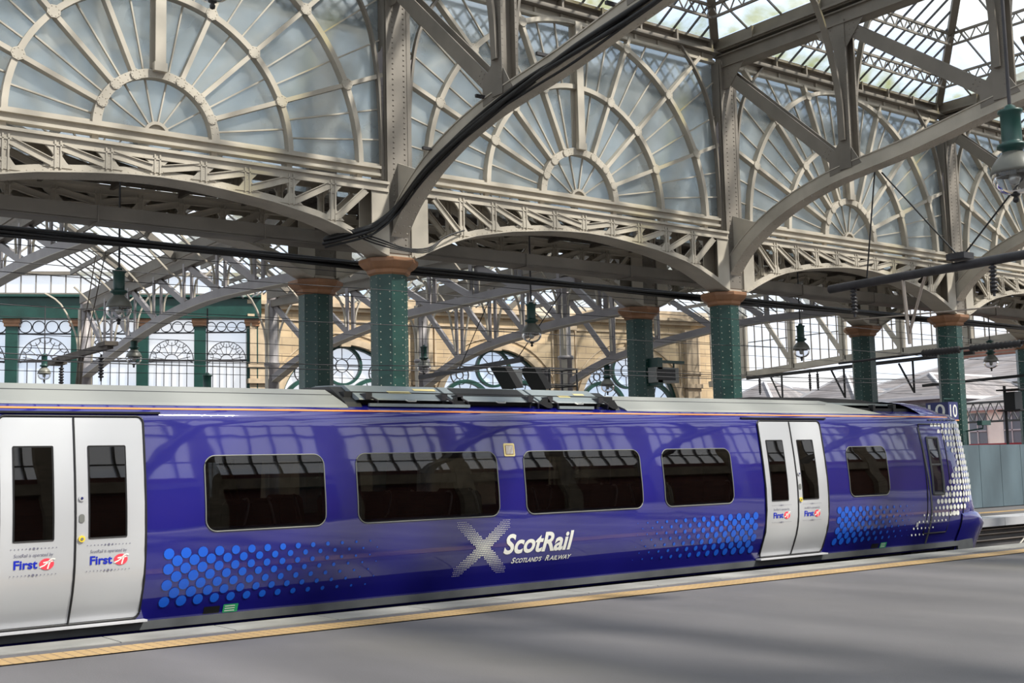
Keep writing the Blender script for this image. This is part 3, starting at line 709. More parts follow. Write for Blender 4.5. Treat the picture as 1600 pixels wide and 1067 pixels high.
# interior
g = MB(); g.box(-5.9, 19.2, 13.08, 15.32, .12, .2); g.box(-5.9, 19.2, 13.05, 15.35, 2.2, 2.26); g.box(19.1, 19.2, 13.08, 15.32, .2, 2.2); g.box(-5.95, -5.9, 13.08, 15.32, .2, 2.2)
for q in (5.0, 14.4, 16.7): g.box(q, q+.05, 13.06, 13.75, .2, 2.2); g.box(q, q+.05, 14.65, 15.34, .2, 2.2)
g.build('interior', 'interior', TR)
g = MB(); g.box(5.7, 6.6, 14.0, 14.4, 1.92, 2.1); g.build('information_panel', 'black', TR)
def seat(x, y, f):
    g = MB(); g.box(x-.22, x+.22, y-.45, y+.45, .55, .66); g.prism([(x-.22*f, .62), (x-.12*f, .62), (x-.2*f, 1.30), (x-.26*f, 1.36), (x-.32*f, 1.30)], 'y', y-.44, y-.01); g.prism([(x-.22*f, .62), (x-.12*f, .62), (x-.2*f, 1.30), (x-.26*f, 1.36), (x-.32*f, 1.30)], 'y', y+.01, y+.44)
    g.box(x-.1, x+.1, y-.4, y+.4, .2, .55)
    o = g.build('seat', 'seat', TR)
    for s in (-1,):
        g = MB(); g.tube(smooth_pts([(x-.22*f, y+s*.40, 1.0), (x-.25*f, y+s*.47, 1.05), (x-.31*f, y+s*.47, 1.28), (x-.32*f, y+s*.42, 1.36), (x-.27*f, y+s*.40, 1.35)]), .014); g.build('grab_handle', 'handle', o)
    return o
for i, x in enumerate([5.75, 6.65, 7.75, 8.6, 9.6, 10.6, 11.5, 12.4, 13.2, 13.9]):
    for y in (13.45, 14.95): seat(x, y, 1 if i % 3 else -1)
# doors
def dots_row(x0, x1, z, n):
    g = MB()
    for i in range(n):
        x = x0+(x1-x0)*i/(n-1); r = .0055+.008*max(0, 1-abs(i-(n-1)/2)/2.2)
        c = side(x, z, .018); g.add([c]+[side(x+r*cos(k*pi/4), z+r*sin(k*pi/4), .018) for k in range(8)], [(0, k+1, (k+1) % 8+1) for k in range(8)])
    return g
def disc_on(g, x, z, r, off, n=14, asp=1):
    b = [side(x, z, off)]+[side(x+r*cos(2*pi*k/n), z+r*asp*sin(2*pi*k/n), off) for k in range(n)]
    g.add(b, [(0, k+1, (k+1) % n+1) for k in range(n)])
def put_text(name, body, x0, x1, z0, z1, off, mt, parent, bold=0, shear=0, spacing=1, **kw):
    vs, fs = text_mesh(body, 1, bold, shear, spacing)
    ux = [v[0] for v in vs]; uy = [v[1] for v in vs]; a, b, c, d = min(ux), max(ux), min(uy), max(uy)
    g = MB(); g.add([side(x0+(v[0]-a)/(b-a)*(x1-x0), z0+(v[1]-c)/(d-c)*(z1-z0), off) for v in vs], fs); return g.build(name, mt, parent, **kw)
def leaf(x0, x1, w0, w1, lx0, lx1, buttons, hinge):
    o = patch('door', x0, x1, .15, 2.285, .014, 'door', .0, th=.05, nx=2, label='silver grey door leaf')
    patch('door_window', w0, w1, 1.02, 1.985, .018, 'black', 0, o); rimline('window_seal', w0, w1, 1.02, 1.985, .018, .012, .006, 'black', o)
    patch('door_glass', w0+.012, w1-.012, 1.032, 1.973, .022, 'carglass', 0, o)
    for z in (.682, .948): dots_row(lx0-.03, lx1+.03, z, 13).build('dotted_line', 'greytext', o)
    put_text('lettering', 'ScotRail is operated by', lx0, lx1, .855, .90, .018, 'greytext', o, shear=.2)
    put_text('lettering', 'First', lx0, lx0+.235, .745, .835, .018, 'firstblue', o, bold=.03, label='deep blue lettering')
    g = MB(); disc_on(g, lx0+.325, .785, .074, .018, 20, .78); e = g.build('emblem', 'firstred', o, label='coral red oval emblem')
    g = MB()
    for pl in ([(.255,.755),(.30,.772),(.335,.80),(.36,.828),(.385,.836),(.41,.832)], [(.29,.800),(.34,.808),(.385,.812)], [(.335,.735),(.345,.775),(.362,.815)]):
        for (a, b), (c, d) in zip(pl, pl[1:]):
            w_ = .007; n_ = Vector((-(d-b), c-a)).normalized()*w_
            g.add([side(lx0+a+n_[0], b+n_[1], .02), side(lx0+a-n_[0], b-n_[1], .02), side(lx0+c-n_[0], d-n_[1], .02), side(lx0+c+n_[0], d+n_[1], .02)], [(0,1,2,3)])
    g.build('emblem_stroke', 'white', e)
    if buttons:
        bx = x0+.055
        for z, mt, r in ((1.437, 'ridge', .030), (1.02, 'yellow', .034)):
            g = MB(); c = side(bx, z, .014); g.tube([c, c+V3(0,-.018,0)], r, 16); b_ = g.build('push_button', mt, o)
            g = MB(); c = side(bx, z, .034); g.tube([c, c+V3(0,-.005,0)], r*.45, 12); g.build('button_centre', 'navy' if mt == 'ridge' else 'rim', b_)
        patch('call_button', bx-.028, bx+.028, 1.185, 1.275, .022, 'rim', .027, o, th=.01)
    return o
for (dl, dc, dr, w, lx) in ((3.27, 4.03, 4.78, ((3.41,3.81),(4.17,4.57)), (3.42, 4.185)), (14.82, 15.59, 16.37, ((14.95,15.35),(15.71,16.11)), (14.98, 15.74))):
    leaf(dl, dc-.008, *w[0], lx[0], lx[0]+.39, False, 0); leaf(dc+.008, dr, *w[1], lx[1], lx[1]+.39, True, 0)
    rimline('door_seal', dl, dr, .135, 2.30, .016, .07, .014, 'black')
    g = MB(); zz = [.15+2.13*i/20 for i in range(21)]; g.tube([side(dc, z, .016) for z in zz], .013, 5); g.build('door_edge_seal', 'black', TR)
    g = MB(); n_ = 16
    g.sweep([side(dl-.05+(dr-dl+.12)*i/n_, .125, .06) for i in range(n_+1)], .11, .022, side=(0,1,0)); g.build('door_step', 'ridge', TR)
    g = MB(); g.sweep([side(dl-.35, 2.34, .012), side(dr+.2, 2.34, .012)], .03, .022); g.build('drip_rail', 'black', TR)
# stripe on the shoulder
patch('stripe', -6, 20.3, 2.385, 2.404, .004, 'orange', 0, nx=60)
# dot patterns
def dotfield(x0, sgn, n, r0, zA, zB, dx, name):
    g = MB()
    for i in range(n):
        for row, zs_ in ((0, zA), (1, zB)):
            xx = i*dx+(dx/2 if row else 0); f = 1-xx/(n*dx)
            r = r0*min(1, f*1.12)**.9 if f > 0 else 0
            if r < .006: continue
            for j, z in enumerate(zs_):
                disc_on(g, x0+sgn*(xx+(random.uniform(0, .0))), z, r, .006, 12)
    g.build(name, 'dot', TR, label='bright blue dot pattern')
ZA = (.805, .64, .465, .28); ZB_ = (.725, .555, .375)
dotfield(5.045, 1, 15, .060, ZA, ZB_, .195, 'dot_pattern'); dotfield(14.57, -1, 14, .060, ZA, ZB_, .195, 'dot_pattern'); dotfield(16.66, 1, 12, .060, ZA, ZB_, .19, 'dot_pattern')
# saltire of white dots
g = MB(); cx, cz = 9.29, .62; st = .0262
for j in range(-14, 15):
    for i in range(-20, 21):
        x = cx+(i+(.5 if j % 2 else 0))*st*1.0; z = cz+j*.0245
        u, v = (x-cx), (z-cz); d1 = abs(u*.343-v*.42)/.5423; d2 = abs(u*.343+v*.38)/.512
        L = max(abs(u)/.43, abs(v)/.345)
        if L > 1: continue
        if min(d1, d2) < .078: disc_on(g, x, z, .0125*(1-.62*L), .006, 8)
g.build('saltire_emblem', 'white', TR, label='white dotted saltire emblem')
put_text('lettering', 'ScotRail', 9.63, 10.83, .508, .775, .006, 'white', TR, bold=.028, shear=.2, spacing=1.0, label='large white italic lettering')
for wd, a, b in (('S',9.79,9.855),('COTLAND\u2019S',9.86,10.305),('R',10.37,10.435),('AILWAY',10.445,10.83)):
    put_text('lettering', wd, a, b, .382, .458 if len(wd) == 1 else .444, .006, 'white', TR, bold=.02, shear=.25, label='small white lettering')
# side indicator, labels
o = patch('route_indicator', 9.69, 9.87, 1.80, 1.975, .008, 'paleyel', .02, th=.02)
patch('display', 9.715, 9.845, 1.825, 1.95, .012, 'brick', .01, o)
g = MB()
for k in range(5): g.add([side(9.725+k*.024, 1.83, .014), side(9.738+k*.024, 1.83, .014), side(9.738+k*.024, 1.945, .014), side(9.725+k*.024, 1.945, .014)], [(0,1,2,3)])
g.build('display_strokes', 'white', o)
for x in (5.76, 18.0-.0):
    o = patch('green_label', x, x+.18, .095, .19, .006, 'labelgreen', .01)
    g = MB()
    for k in range(3): g.add([side(x+.02, .11+k*.027, .008), side(x+.14, .11+k*.027, .008), side(x+.14, .12+k*.027, .008), side(x+.02, .12+k*.027, .008)], [(0,1,2,3)])
    g.build('label_lines', 'white', o)
patch('socket_cover', 5.53, 5.72, .10, .18, .004, 'black', 0); patch('socket_cover', 17.75, 17.95, .10, .18, .004, 'black', 0)
# cab side door, its window and seams
o = patch('cab_door', 19.2, 19.92, .30, 2.25, .004, 'blue', .03, nx=10)
rimline('door_seam', 19.2, 19.92, .28, 2.26, .004, .03, .012, 'black', o)
g = MB(); g.sweep([side(19.17+.22*(1-z/2.26), z, .006) for z in [.1+.1*k for k in range(22)]], .012, .045); g.build('door_post', 'skirt', TR)
o = patch('cab_window', 19.37, 19.70, .985, 2.01, .01, 'cabglass', .02, nx=4)
rimline('window_frame', 19.37, 19.70, .985, 2.01, .012, .02, .024, 'skirt', o)
g = MB(); g.sweep([side(19.37, 1.52, .014), side(19.70, 1.52, .014)], .02, .03); g.build('window_bar', 'skirt', o)
g = MB(); g.sweep([side(20.35, z, .004) for z in [.3+.1*k for k in range(20)]], .012, .018); g.build('nose_seam', 'black', TR)
# white dots wrapping the nose
g = MB(); rowsX = [19.62,19.80,19.93,20.03,20.15,20.27,20.28,20.17,20.03,19.93,19.84,19.67,19.52,19.33,19.10,18.98,18.86,18.86]
rowsE = [99]*10+[20.98,20.80,20.60,20.42,20.25,19.85,19.55,19.25]
for j, (xa, xe) in enumerate(zip(rowsX, rowsE)):
    z = 2.235-.1155*j; x = xa; s_ = 0
    while x < min(xe, lerp(z, XF)-.02):
        r = .046*min(1, .45+.11*s_+.0) if j > 12 else .046
        if j > 14: r = .02
        p0 = side(x, z, 0); ex = (side(x+.01, z)-side(x-.01, z)).normalized(); nn = ex.cross(V3(0,0,1)); nn = nn if nn.y < 0 or nn.x > .3 else -nn
        pts = [p0+nn*.008]+[p0+nn*.008+ex*(r*cos(k*pi/6))+V3(0,0,1)*(r*sin(k*pi/6)) for k in range(12)]
        g.add(pts, [(0, k+1, (k+1) % 12+1) for k in range(12)])
        x += .118*max(.12, ex.x); s_ += 1
g.build('nose_dots', 'white', TR, label='white dot pattern')
g = MB()
for k in range(9): g.add([side(19.55+k*.12, 2.325, .01), side(19.62+k*.12, 2.325, .01), side(19.62+k*.12, 2.35, .01), side(19.55+k*.12, 2.35, .01)], [(0,1,2,3)])
g.build('vent_slots', 'black', TR)
patch('fleet_number', 19.98, 20.17, .59, .65, .008, 'white', .01, nx=4); patch('label_plate', 18.9, 18.97, .42, .50, .008, 'ridge', 0)
# bumper / lower nose
BL = [(-.25,21.72,1.2),(-.1,21.80,1.30),(.1,21.90,1.36),(.3,21.97,1.40),(.38,21.97,1.41),(.48,21.82,1.40),(.58,21.60,1.38),(.64,21.40,1.34),(.67,21.1,1.20)]
g = MB(); n = 30; vs = []
for z, xf, w in BL:
    a = 1.15+max(0, xf-21.45)*.9; w = 1.4-dprof(z)+.018 if z < .6 else w
    for k in range(n+1):
        t = radians(-90+180*k/n); c_, s_ = cos(t), sin(t)
        vs.append((xf-a+a*abs(c_)**(2/2.6), CY+w*(1 if s_ > 0 else -1)*abs(s_)**(2/2.6), z))
g.add(vs, [((n+1)*j+i, (n+1)*j+i+1, (n+1)*(j+1)+i+1, (n+1)*(j+1)+i) for j in range(len(BL)-1) for i in range(n)], True)
g.build('lower_nose', 'blue', TR)
g = MB()
for s in (-1, 1):
    g.box(-6, 20.4, CY+s*1.165-.02, CY+s*1.165+.02, -.005, .085)
g.build('skirt', 'skirt', TR)
g = MB(); g.box(20.4, 20.9, 13.02, 15.38, -.3, .1); g.build('obstacle_deflector', 'skirt', TR)
for q, L in ((6.2,.5),(7.6,.9),(8.9,.5),(9.9,.9),(11.3,1.2),(12.9,.7),(17.5,1.4),(19.2,.8)):
    g = MB(); g.box(q, q+L, 13.22, 15.2, -.62, -.03); g.build('equipment_case', 'skirt' if q != 7.6 else 'rim', TR)
g = MB(); g.box(-6, 20.6, 13.3, 15.1, -.1, .1); g.build('underframe', 'black', TR)
for bx in (.3, 17.6):
    g = MB(); g.box(bx-1.4, bx+1.4, 13.2, 13.35, -.55, -.25); g.box(bx-1.4, bx+1.4, 15.05, 15.2, -.55, -.25); g.box(bx-.3, bx+.3, 13.2, 15.2, -.5, -.2); b_ = g.build('bogie', 'black', TR)
    for dx in (-1.1, 1.1):
        for y in (13.42, 14.86): g = MB(); g.tube([(bx+dx, y, -.345), (bx+dx, y+.12, -.345)], .42, 20); g.build('wheel', 'skirt', b_)
# roof covers
def cover(x0b, x0t, x1b, x1t, name, arc=False):
    P = [(13.07,2.44),(13.10,2.475),(13.24,2.54),(13.42,2.62),(13.60,2.695),(14.2,2.71),(14.8,2.695),(14.98,2.62),(15.16,2.54),(15.3,2.475),(15.33,2.44)]
    g = MB(); vs = []
    for e0, e1 in ((x0b, x0t), (x1b, x1t)):
        for y, z in P:
            f = (z-2.44)/.27; vs.append((e0+(e1-e0)*f, y, z))
    n = len(P); g.add(vs, [(k, n+k, n+k+1, k+1) for k in range(n-1)]); g.add(vs, [tuple(range(n)), tuple(range(n, 2*n))[::-1]])
    o = g.build(name, 'roofgrey', TR)
    g = MB(); g.box(max(x0b, x0t), min(x1b, x1t), 13.405, 13.415, 2.614, 2.623); g.build('panel_seam', 'skirt', o); return o
cover(-6, -6, 7.44, 7.40, 'roof_cover'); cover(12.15, 11.95, 18.35, 17.2, 'roof_cover')
# air conditioning module with three lids
o = MB(); o.box(7.5, 12.05, 13.28, 15.1, 2.44, 2.66); AC = o.build('air_conditioning_unit', 'black', TR)
def lid(x0, x1, vent):
    P = [(13.11,2.545),(13.12,2.565),(13.50,2.755),(14.2,2.79),(14.9,2.755),(15.28,2.565),(15.29,2.545)]
    g = MB(); vs = [(x, y, z) for x in (x0, x1) for y, z in P]; n = len(P)
    g.add(vs, [(k, n+k, n+k+1, k+1) for k in range(n-1)]+[tuple(range(n)), tuple(range(n, 2*n))[::-1]]); l = g.build('lid', 'lid', AC)
    return l
L1 = lid(7.62, 9.0, 0); L2 = lid(9.05, 10.5, 1); L3 = lid(10.55, 11.75, 0)
SL = lambda y, o=.006: 2.565+(y-13.12)*.5+o
def slopequad(name, x0, x1, ya, yb, mt, o=.006):
    g = MB(); g.add([(x0, ya, SL(ya, o)), (x1, ya, SL(ya, o)), (x1, yb, SL(yb, o)), (x0, yb, SL(yb, o))], [(0,1,2,3)]); return g.build(name, mt, AC)
slopequad('vent_grille', 9.2, 10.4, 13.24, 13.47, 'black')
for a, b, c, d in ((8.15,8.5,13.27,13.33),(8.6,8.95,13.36,13.42),(11.0,11.22,13.25,13.31),(11.35,11.55,13.33,13.38)): slopequad('warning_label', a, b, c, d, 'paleyel')
for a, b in ((7.75, 9.3), (10.85, 11.5)):
    g = MB(); g.box(a, b, 13.07, 13.11, 2.46, 2.50); g.build('tray', 'lid', AC)
for a in (8.3, 9.75, 11.15):
    g = MB(); g.tube([(a, 13.1, 2.55), (a+.02, 13.07, 2.53), (a+.14, 13.07, 2.53), (a+.16, 13.1, 2.55)], .009, 5); g.build('lid_handle', 'handle', AC)
for a in (7.7, 8.85, 9.1, 10.3, 10.65, 11.6):
    g = MB(); g.box(a, a+.09, 13.08, 13.24, 2.55, 2.63); g.tube([(a+.04, 13.1, 2.6), (a+.16, 13.06, 2.53), (a+.2, 13.12, 2.47)], .014, 5); g.build('hinge', 'iron', AC)
for a in (9.02, 10.52, 11.76):
    g = MB(); g.prism([(a-.02, 2.53), (a+.06, 2.60), (a+.14, 2.60), (a+.22, 2.50), (a+.20, 2.47), (a+.12, 2.47)], 'y', 13.08, 13.13); g.build('bracket', 'black', AC)
for a in (7.44, 12.02):
    g = MB(); g.prism([(13.10,2.45),(13.16,2.52),(13.56,2.735),(14.2,2.76),(14.84,2.735),(15.24,2.52),(15.3,2.45)], 'x', a-(.0 if a < 8 else .2), a+(.22 if a < 8 else .02)); g.build('end_fairing', 'black', AC)
# cab roof: dark recess, grey deck and blue front cap
g = MB(); g.box(17.3, 20.0, 13.3, 15.1, 2.46, 2.56)
g.box(19.0, 19.08, 13.28, 13.4, 2.46, 2.64); g.box(18.35, 18.42, 13.25, 13.35, 2.46, 2.62); g.build('roof_recess', 'black', TR)
g = MB(); g.add([(17.1,13.48,2.655),(19.3,13.48,2.655),(19.5,14.2,2.71),(17.1,14.2,2.73),(17.1,14.92,2.655),(19.3,14.92,2.655),(17.1,13.48,2.62),(19.3,13.48,2.62),(19.3,14.92,2.62),(17.1,14.92,2.62)], [(0,1,2,3),(3,2,5,4),(0,6,7,1),(7,8,5,2,1),(4,5,8,9)])
g.build('roof_deck', 'lid', TR)
g = MB(); g.prism([(15.2,2.70),(15.6,2.745),(17.4,2.76),(18.6,2.74),(19.2,2.68),(19.2,2.66),(15.2,2.68)], 'y', 13.72, 14.7); g.build('roof_aerial_pod', 'black', TR)
g = MB(); CL = [(2.44,21.12,1.12),(2.48,21.05,1.08),(2.54,20.88,1.0),(2.60,20.68,.90),(2.65,20.48,.78),(2.69,20.25,.62),(2.715,20.0,.42),(2.72,19.8,0.0)]
vs = []; n = 24
for z, xf, w in CL:
    x_s = 19.35+.2*(2.72-z)/.28; a = xf-x_s
    for k in range(n+1):
        t = radians(-90+180*k/n); c_, s_ = max(0, cos(t)), sin(t)
        vs.append((x_s+a*c_**(2/2.4), CY+w*(1 if s_ > 0 else -1)*abs(s_)**(2/2.4), z))
g.add(vs, [((n+1)*j+i, (n+1)*j+i+1, (n+1)*(j+1)+i+1, (n+1)*(j+1)+i) for j in range(len(CL)-1) for i in range(n)], True)
g.build('cab_roof_cap', 'blue', TR)

# passenger standing inside, seen through the first window
def person():
    bm = bpy.data.meshes.new('person')
    J = [((6.35,14.35,1.12),.13),((6.35,14.35,1.35),.14),((6.36,14.35,1.55),.15),((6.37,14.35,1.66),.06),((6.38,14.33,1.78),.09),((6.37,14.33,1.87),.075),
         ((6.36,14.13,1.58),.065),((6.40,14.05,1.30),.045),((6.52,14.10,1.12),.035),((6.36,14.57,1.58),.065),((6.38,14.64,1.30),.045),((6.48,14.60,1.08),.035),
         ((6.35,14.25,1.0),.10),((6.36,14.25,.62),.07),((6.35,14.25,.26),.05),((6.45,14.24,.23),.04),((6.35,14.45,1.0),.10),((6.36,14.45,.62),.07),((6.35,14.45,.26),.05),((6.45,14.46,.23),.04)]
    E_ = [(0,1),(1,2),(2,3),(3,4),(4,5),(2,6),(6,7),(7,8),(2,9),(9,10),(10,11),(0,12),(12,13),(13,14),(14,15),(0,16),(16,17),(17,18),(18,19)]
    bm.from_pydata([(p[0]-6.35, p[1]-14.35, p[2]-.2) for p, r in J], E_, []); o = bpy.data.objects.new('person', bm); COL.objects.link(o); o.location = (6.35, 14.35, .2)
    md = o.modifiers.new('skin', 'SKIN')
    if not bm.skin_vertices: bm.skin_vertices.new() if hasattr(bm.skin_vertices, 'new') else None
    sv = bm.skin_vertices[0].data if bm.skin_vertices else []
    for v, (p, r) in zip(sv, J): v.radius = (r, r)
    if len(sv): sv[0].use_root = True
    o.modifiers.new('sub', 'SUBSURF').render_levels = 1
    bm.materials.append(M['seat'])
    g = MB(); g.lathe((6.38,14.33,1.72), [(.03,.0),(.07,.02),(.088,.08),(.09,.14),(.075,.2),(.03,.235),(0,.24)], 12); h = g.build('hair', 'black', None)
    g = MB(); g.lathe((6.395,14.325,1.71), [(.02,0),(.06,.015),(.08,.06),(.083,.12),(.06,.17),(0,.19)], 12); f = g.build('face', mat('skin', (.45, .27, .18), .6), None)
    for c in (h, f):
        c.parent = o; c.location = (-6.35, -14.35, -.2)
    return tag(o, 'standing person in dark clothes seen through the leftmost carriage window', 'person')
try: person()
except Exception as ex: print('person failed', ex)

# ------------------------------------------------------------------ pendant lamps
def lamp(x, y, z, ztop, label, r=.25):
    t = thing('pendant_lamp', (x, y, ztop), label, 'lamp', 'glass globe pendant lamps')
    g = MB(); g.tube([(x, y, ztop), (x, y, z+.78)], .022, 8); g.build('rod', 'iron', t)
    g = MB(); g.lathe((x, y, z), [(.03,.80),(.06,.78),(.07,.74),(.14,.73),(.14,.70),(.115,.68),(.115,.36),(.12,.34),(.17,.32),(.175,.285),(.12,.26),(.11,.22)], 16); g.build('canister', 'green', t)
    g = MB(); g.lathe((x, y, z), [(.10,.24),(.13,.21),(.19,.15),(.235,.08),(.258,.01),(.262,-.03),(.25,-.03),(.24,.0),(.12,.13)], 20); g.build('reflector', 'lampgrey', t)
    g = MB(); g.lathe((x, y, z), [(.25,-.02),(.252,-.06),(.245,-.12),(.21,-.19),(.15,-.24),(.07,-.268),(.0,-.272)], 20); o = g.build('globe', 'globe', t)
    g = MB(); g.lathe((x, y, z), [(.0,-.26),(.055,-.27),(.05,-.285),(.02,-.30),(.035,-.33),(.03,-.36),(0,-.375)], 10); g.build('finial', 'black', t)
    g = MB(); g.lathe((x, y, z), [(.04,.05),(.05,-.02),(.07,-.08),(.05,-.15),(0,-.17)], 10); g.build('bulb', 'handle', t)
for x, lab in ((8.35, 'left of the widest column'), (19.02, 'mid-photo, before the stone wall'), (29.69, 'right of centre, between two green columns'), (40.35, 'at far right, against the dark brick')):
    lamp(x, 23.95, 5.08, 7.82, 'globe pendant lamp under the shaded girders, '+lab)
lamp(14.3, 39.5, 5.64, 6.25, 'small distant pendant lamp in front of a green window pillar at left')
lamp(24.4, 37.2, 5.45, 6.1, 'small distant pendant lamp just right of the widest column')
lamp(14.3, 49.6, 5.85, 8.6, 'smallest pendant lamp low at far left, touching the train roof line')
lamp(29.9, 33.2, 4.6, 5.55, 'distant pendant lamp low over the right end of the roof equipment')
lamp(13.88, 32.45, 3.75, 6.4, 'pendant lamp low before the right green window, only its top above the train')
lamp(13.05, 7.3, 4.95, 9.75, 'largest nearest pendant lamp at the top right edge of the photo')
lamp(5.55, 12.85, 7.45, 11, 'pendant lamp at the top left edge with only its bottom showing')

# ------------------------------------------------------------------ far roof trusses behind the rear columns
def far_truss(P0, P1, ch, posts, ztop, label, col=True):
    P0 = Vector((*P0, 0)); P1 = Vector((*P1, 0)); L = (P1-P0).length; D = (P1-P0)/L; N = V3(-D.y, D.x, 0)
    at = lambda s, z, o=0: P0+D*s+N*o+V3(0,0,z)
    t = thing('roof_truss', tuple(at(0, ch[0][1])), label, 'roof truss', 'pale arched trusses beyond the rear columns')
    pts = smooth_pts([at(s, z+.12) for s, z in ch], 3)
    g = MB(); g.sweep(pts, .3, .24, side=tuple(N)); g.build('bottom_chord', 'lilac', t)
    g = MB(); g.sweep([p-V3(0,0,.13) for p in pts], .34, .02, side=tuple(N)); g.build('soffit_plate', 'cream', t)
    g = MB(); g.bar(at(0, ztop), at(L, ztop), .28, .26, side=tuple(N)); g.bar(at(0, ztop+.35, -.2), at(L, ztop+.35, -.2), .06, .34, side=tuple(N)); g.bar(at(0, ztop+.35, .2), at(L, ztop+.35, .2), .06, .34, side=tuple(N)); g.build('top_chord', 'cream_shaded', t)
    cz = lambda s: lerp(s, ch)+.2
    for i, s in enumerate(posts):
        g = MB()
        for o in (-.12, .12): g.bar(at(s, cz(s), o), at(s, ztop, o), .05, .16, side=tuple(N))
        g.build('post', 'lilac', t)
        for o in (-1, 1):
            g = MB(); g.sweep(smooth_pts([at(s, cz(s)+.2, .2*o), at(s, cz(s)+.75, .26*o), at(s, ztop-.3, .55*o), at(s, ztop+.35, 1.2*o)], 3), .07, .05, side=tuple(D)); g.build('knee_brace', 'cream', t)
        if i:
            g = MB(); g.bar(at(s-.1, ztop-.1), at(posts[i-1]+.15, cz(posts[i-1])+.05), .1, .2, side=tuple(N)); g.build('diagonal', 'lilac', t)
    g = MB(); g.bar(at(L-.2, ztop-.1), at(posts[-1]+.15, cz(posts[-1])+.05), .1, .2, side=tuple(N)); g.build('diagonal', 'lilac', t)
    if col:
        c = thing('steel_column', tuple(at(L, 0)), 'pale grey steel column carrying the outer end of the '+label.replace('pale arched truss ', 'truss '), 'column', 'pale columns before the far wall')
        q = at(L, 0)
        g = MB(); g.lathe(q, [(.24,0),(.24,5.6),(.3,5.65),(.3,5.75),(.22,5.8),(.2,ztop+.3)], 10); g.build('shaft', 'lilac', c)
        for o in (-1, 1):
            g = MB(); g.bar(q+N*.22*o, q+N*.22*o+V3(0,0,ztop), .05, .22, side=tuple(N)); g.build('flange', 'cream', c)
            g = MB(); g.sweep(smooth_pts([q+N*.25*o+V3(0,0,6.0), q+N*.35*o+V3(0,0,7.0), q+N*.9*o+V3(0,0,ztop+.1), q+N*1.5*o+V3(0,0,ztop+.5)], 3), .08, .05, side=tuple(D)); g.build('knee_brace', 'cream', c)
ZTF = 8.0
far_truss((8.35,25.8), (8.35,45.6), [(0,6.68),(3,6.8),(6,6.84),(9,6.75),(13,6.3),(17,5.6),(19.8,4.9)], [2.4,5.0,7.6,10.2,12.8,15.4], ZTF, 'pale arched truss crossing the upper left corner of the gap under the girder')
far_truss((13.68,25.6), (14.6,45.5), [(0.3,6.30),(3.16,6.48),(6.43,6.61),(8.99,6.57),(11.65,6.40),(15.36,6.0),(20.0,5.35)], [3.4,6.1,8.8,11.6,14.3,17.0], ZTF, 'pale arched truss dropping left from the first rear column')
far_truss((22,26.2), (20.2,41.2), [(-.6,6.76),(1.64,6.83),(3.88,6.74),(6.95,6.62),(8.94,6.42),(11.35,6.05),(13.26,5.65),(14.9,5.05)], [1.85,3.8,5.8,7.9,10.2,12.4], ZTF, 'pale arched truss passing behind the widest front column')
far_truss((24.35,25.6), (24.7,37.8), [(0.3,6.13),(3.63,6.08),(5.64,5.94),(7.52,5.78),(9.58,5.42),(11.9,4.7)], [1.6,3.6,5.55,7.5,9.6], ZTF-.2, 'pale arched truss dropping left from the middle rear column')
far_truss((35,25.6), (29,34.5), [(0.2,6.74),(3.01,6.60),(4.25,6.47),(5.72,6.23),(7.44,5.86),(9.2,5.35),(10.6,4.65)], [1.6,3.2,5.1,7.2,8.9], ZTF, 'pale arched truss right of centre, behind the board')

def far_roof(a0, a1, b0, b1, z0, rise, label):
    A0, A1, B0, B1 = [Vector((*q, z0)) for q in (a0, a1, b0, b1)]; R0 = (A0+B0)/2+V3(0,0,rise); R1 = (A1+B1)/2+V3(0,0,rise)
    t = thing('rooflight', tuple((A0+B0)/2), label, 'rooflight', 'low glazed rooflights beyond the rear columns')
    for e0, e1 in ((A0, A1), (B0, B1)):
        g = MB(); g.add([e0, e1, R1, R0], [(0,1,2,3)]); g.build('side_glazing', 'skyglass', t)
        g = MB(); n = int((e1-e0).length/.62)
        for i in range(n+1): g.bar(e0.lerp(e1, i/n)-V3(0,0,.03), R0.lerp(R1, i/n)-V3(0,0,.03), .03, .05, side=(0,1,0))
        g.build('glazing_bars', 'iron', t)
        for f in (.33, .66): g = MB(); g.bar(e0.lerp(R0, f)-V3(0,0,.14), e1.lerp(R1, f)-V3(0,0,.14), .08, .16, side=(1,0,0)); g.build('purlin', 'cream_shaded', t)
        m_ = int((e1-e0).length/4.2)
        for i in range(1, m_): g = MB(); p = e0.lerp(e1, i/m_); q = R0.lerp(R1, i/m_); g.bar(p-V3(0,0,.35), q-V3(0,0,.1), .08, .22, side=(0,1,0)); g.build('rafter', 'cream_shaded', t)
    g = MB(); g.bar(R0, R1, .14, .2, side=(1,0,0)); g.build('ridge_beam', 'cream_shaded', t)
E0 = 26.3
far_roof((-3,E0),(-3,43.5),(3,E0),(3,43.5), 8.55, 1.8, 'glazed rooflight beyond the rear columns at the extreme left')
far_roof((3.2,E0),(3.2,43.5),(8.2,E0),(8.2,43.5), 8.55, 1.8, 'glazed rooflight seen at far left under the first girder')
far_roof((8.5,E0),(8.5,43.5),(13.5,E0),(14.4,43.5), 8.55, 1.8, 'glazed rooflight between the two leftmost far trusses')
far_roof((13.9,E0),(14.8,43.5),(19.2,E0),(20.1,43.5), 8.55, 1.8, 'glazed rooflight left of the rear column, above the green windows')
far_roof((19.4,E0),(20.4,43.5),(24.2,E0),(24.6,43.5), 8.55, 1.8, 'glazed rooflight in the middle above the left part of the stone wall')
far_roof((24.5,E0),(24.9,43.5),(29.6,E0),(29.8,43.5), 8.55, 1.8, 'glazed rooflight in the middle above the stone wall arches')
far_roof((29.9,E0),(30.0,43.5),(35.0,E0),(35.2,43.5), 8.55, 1.8, 'glazed rooflight right of centre above the stone wall end')
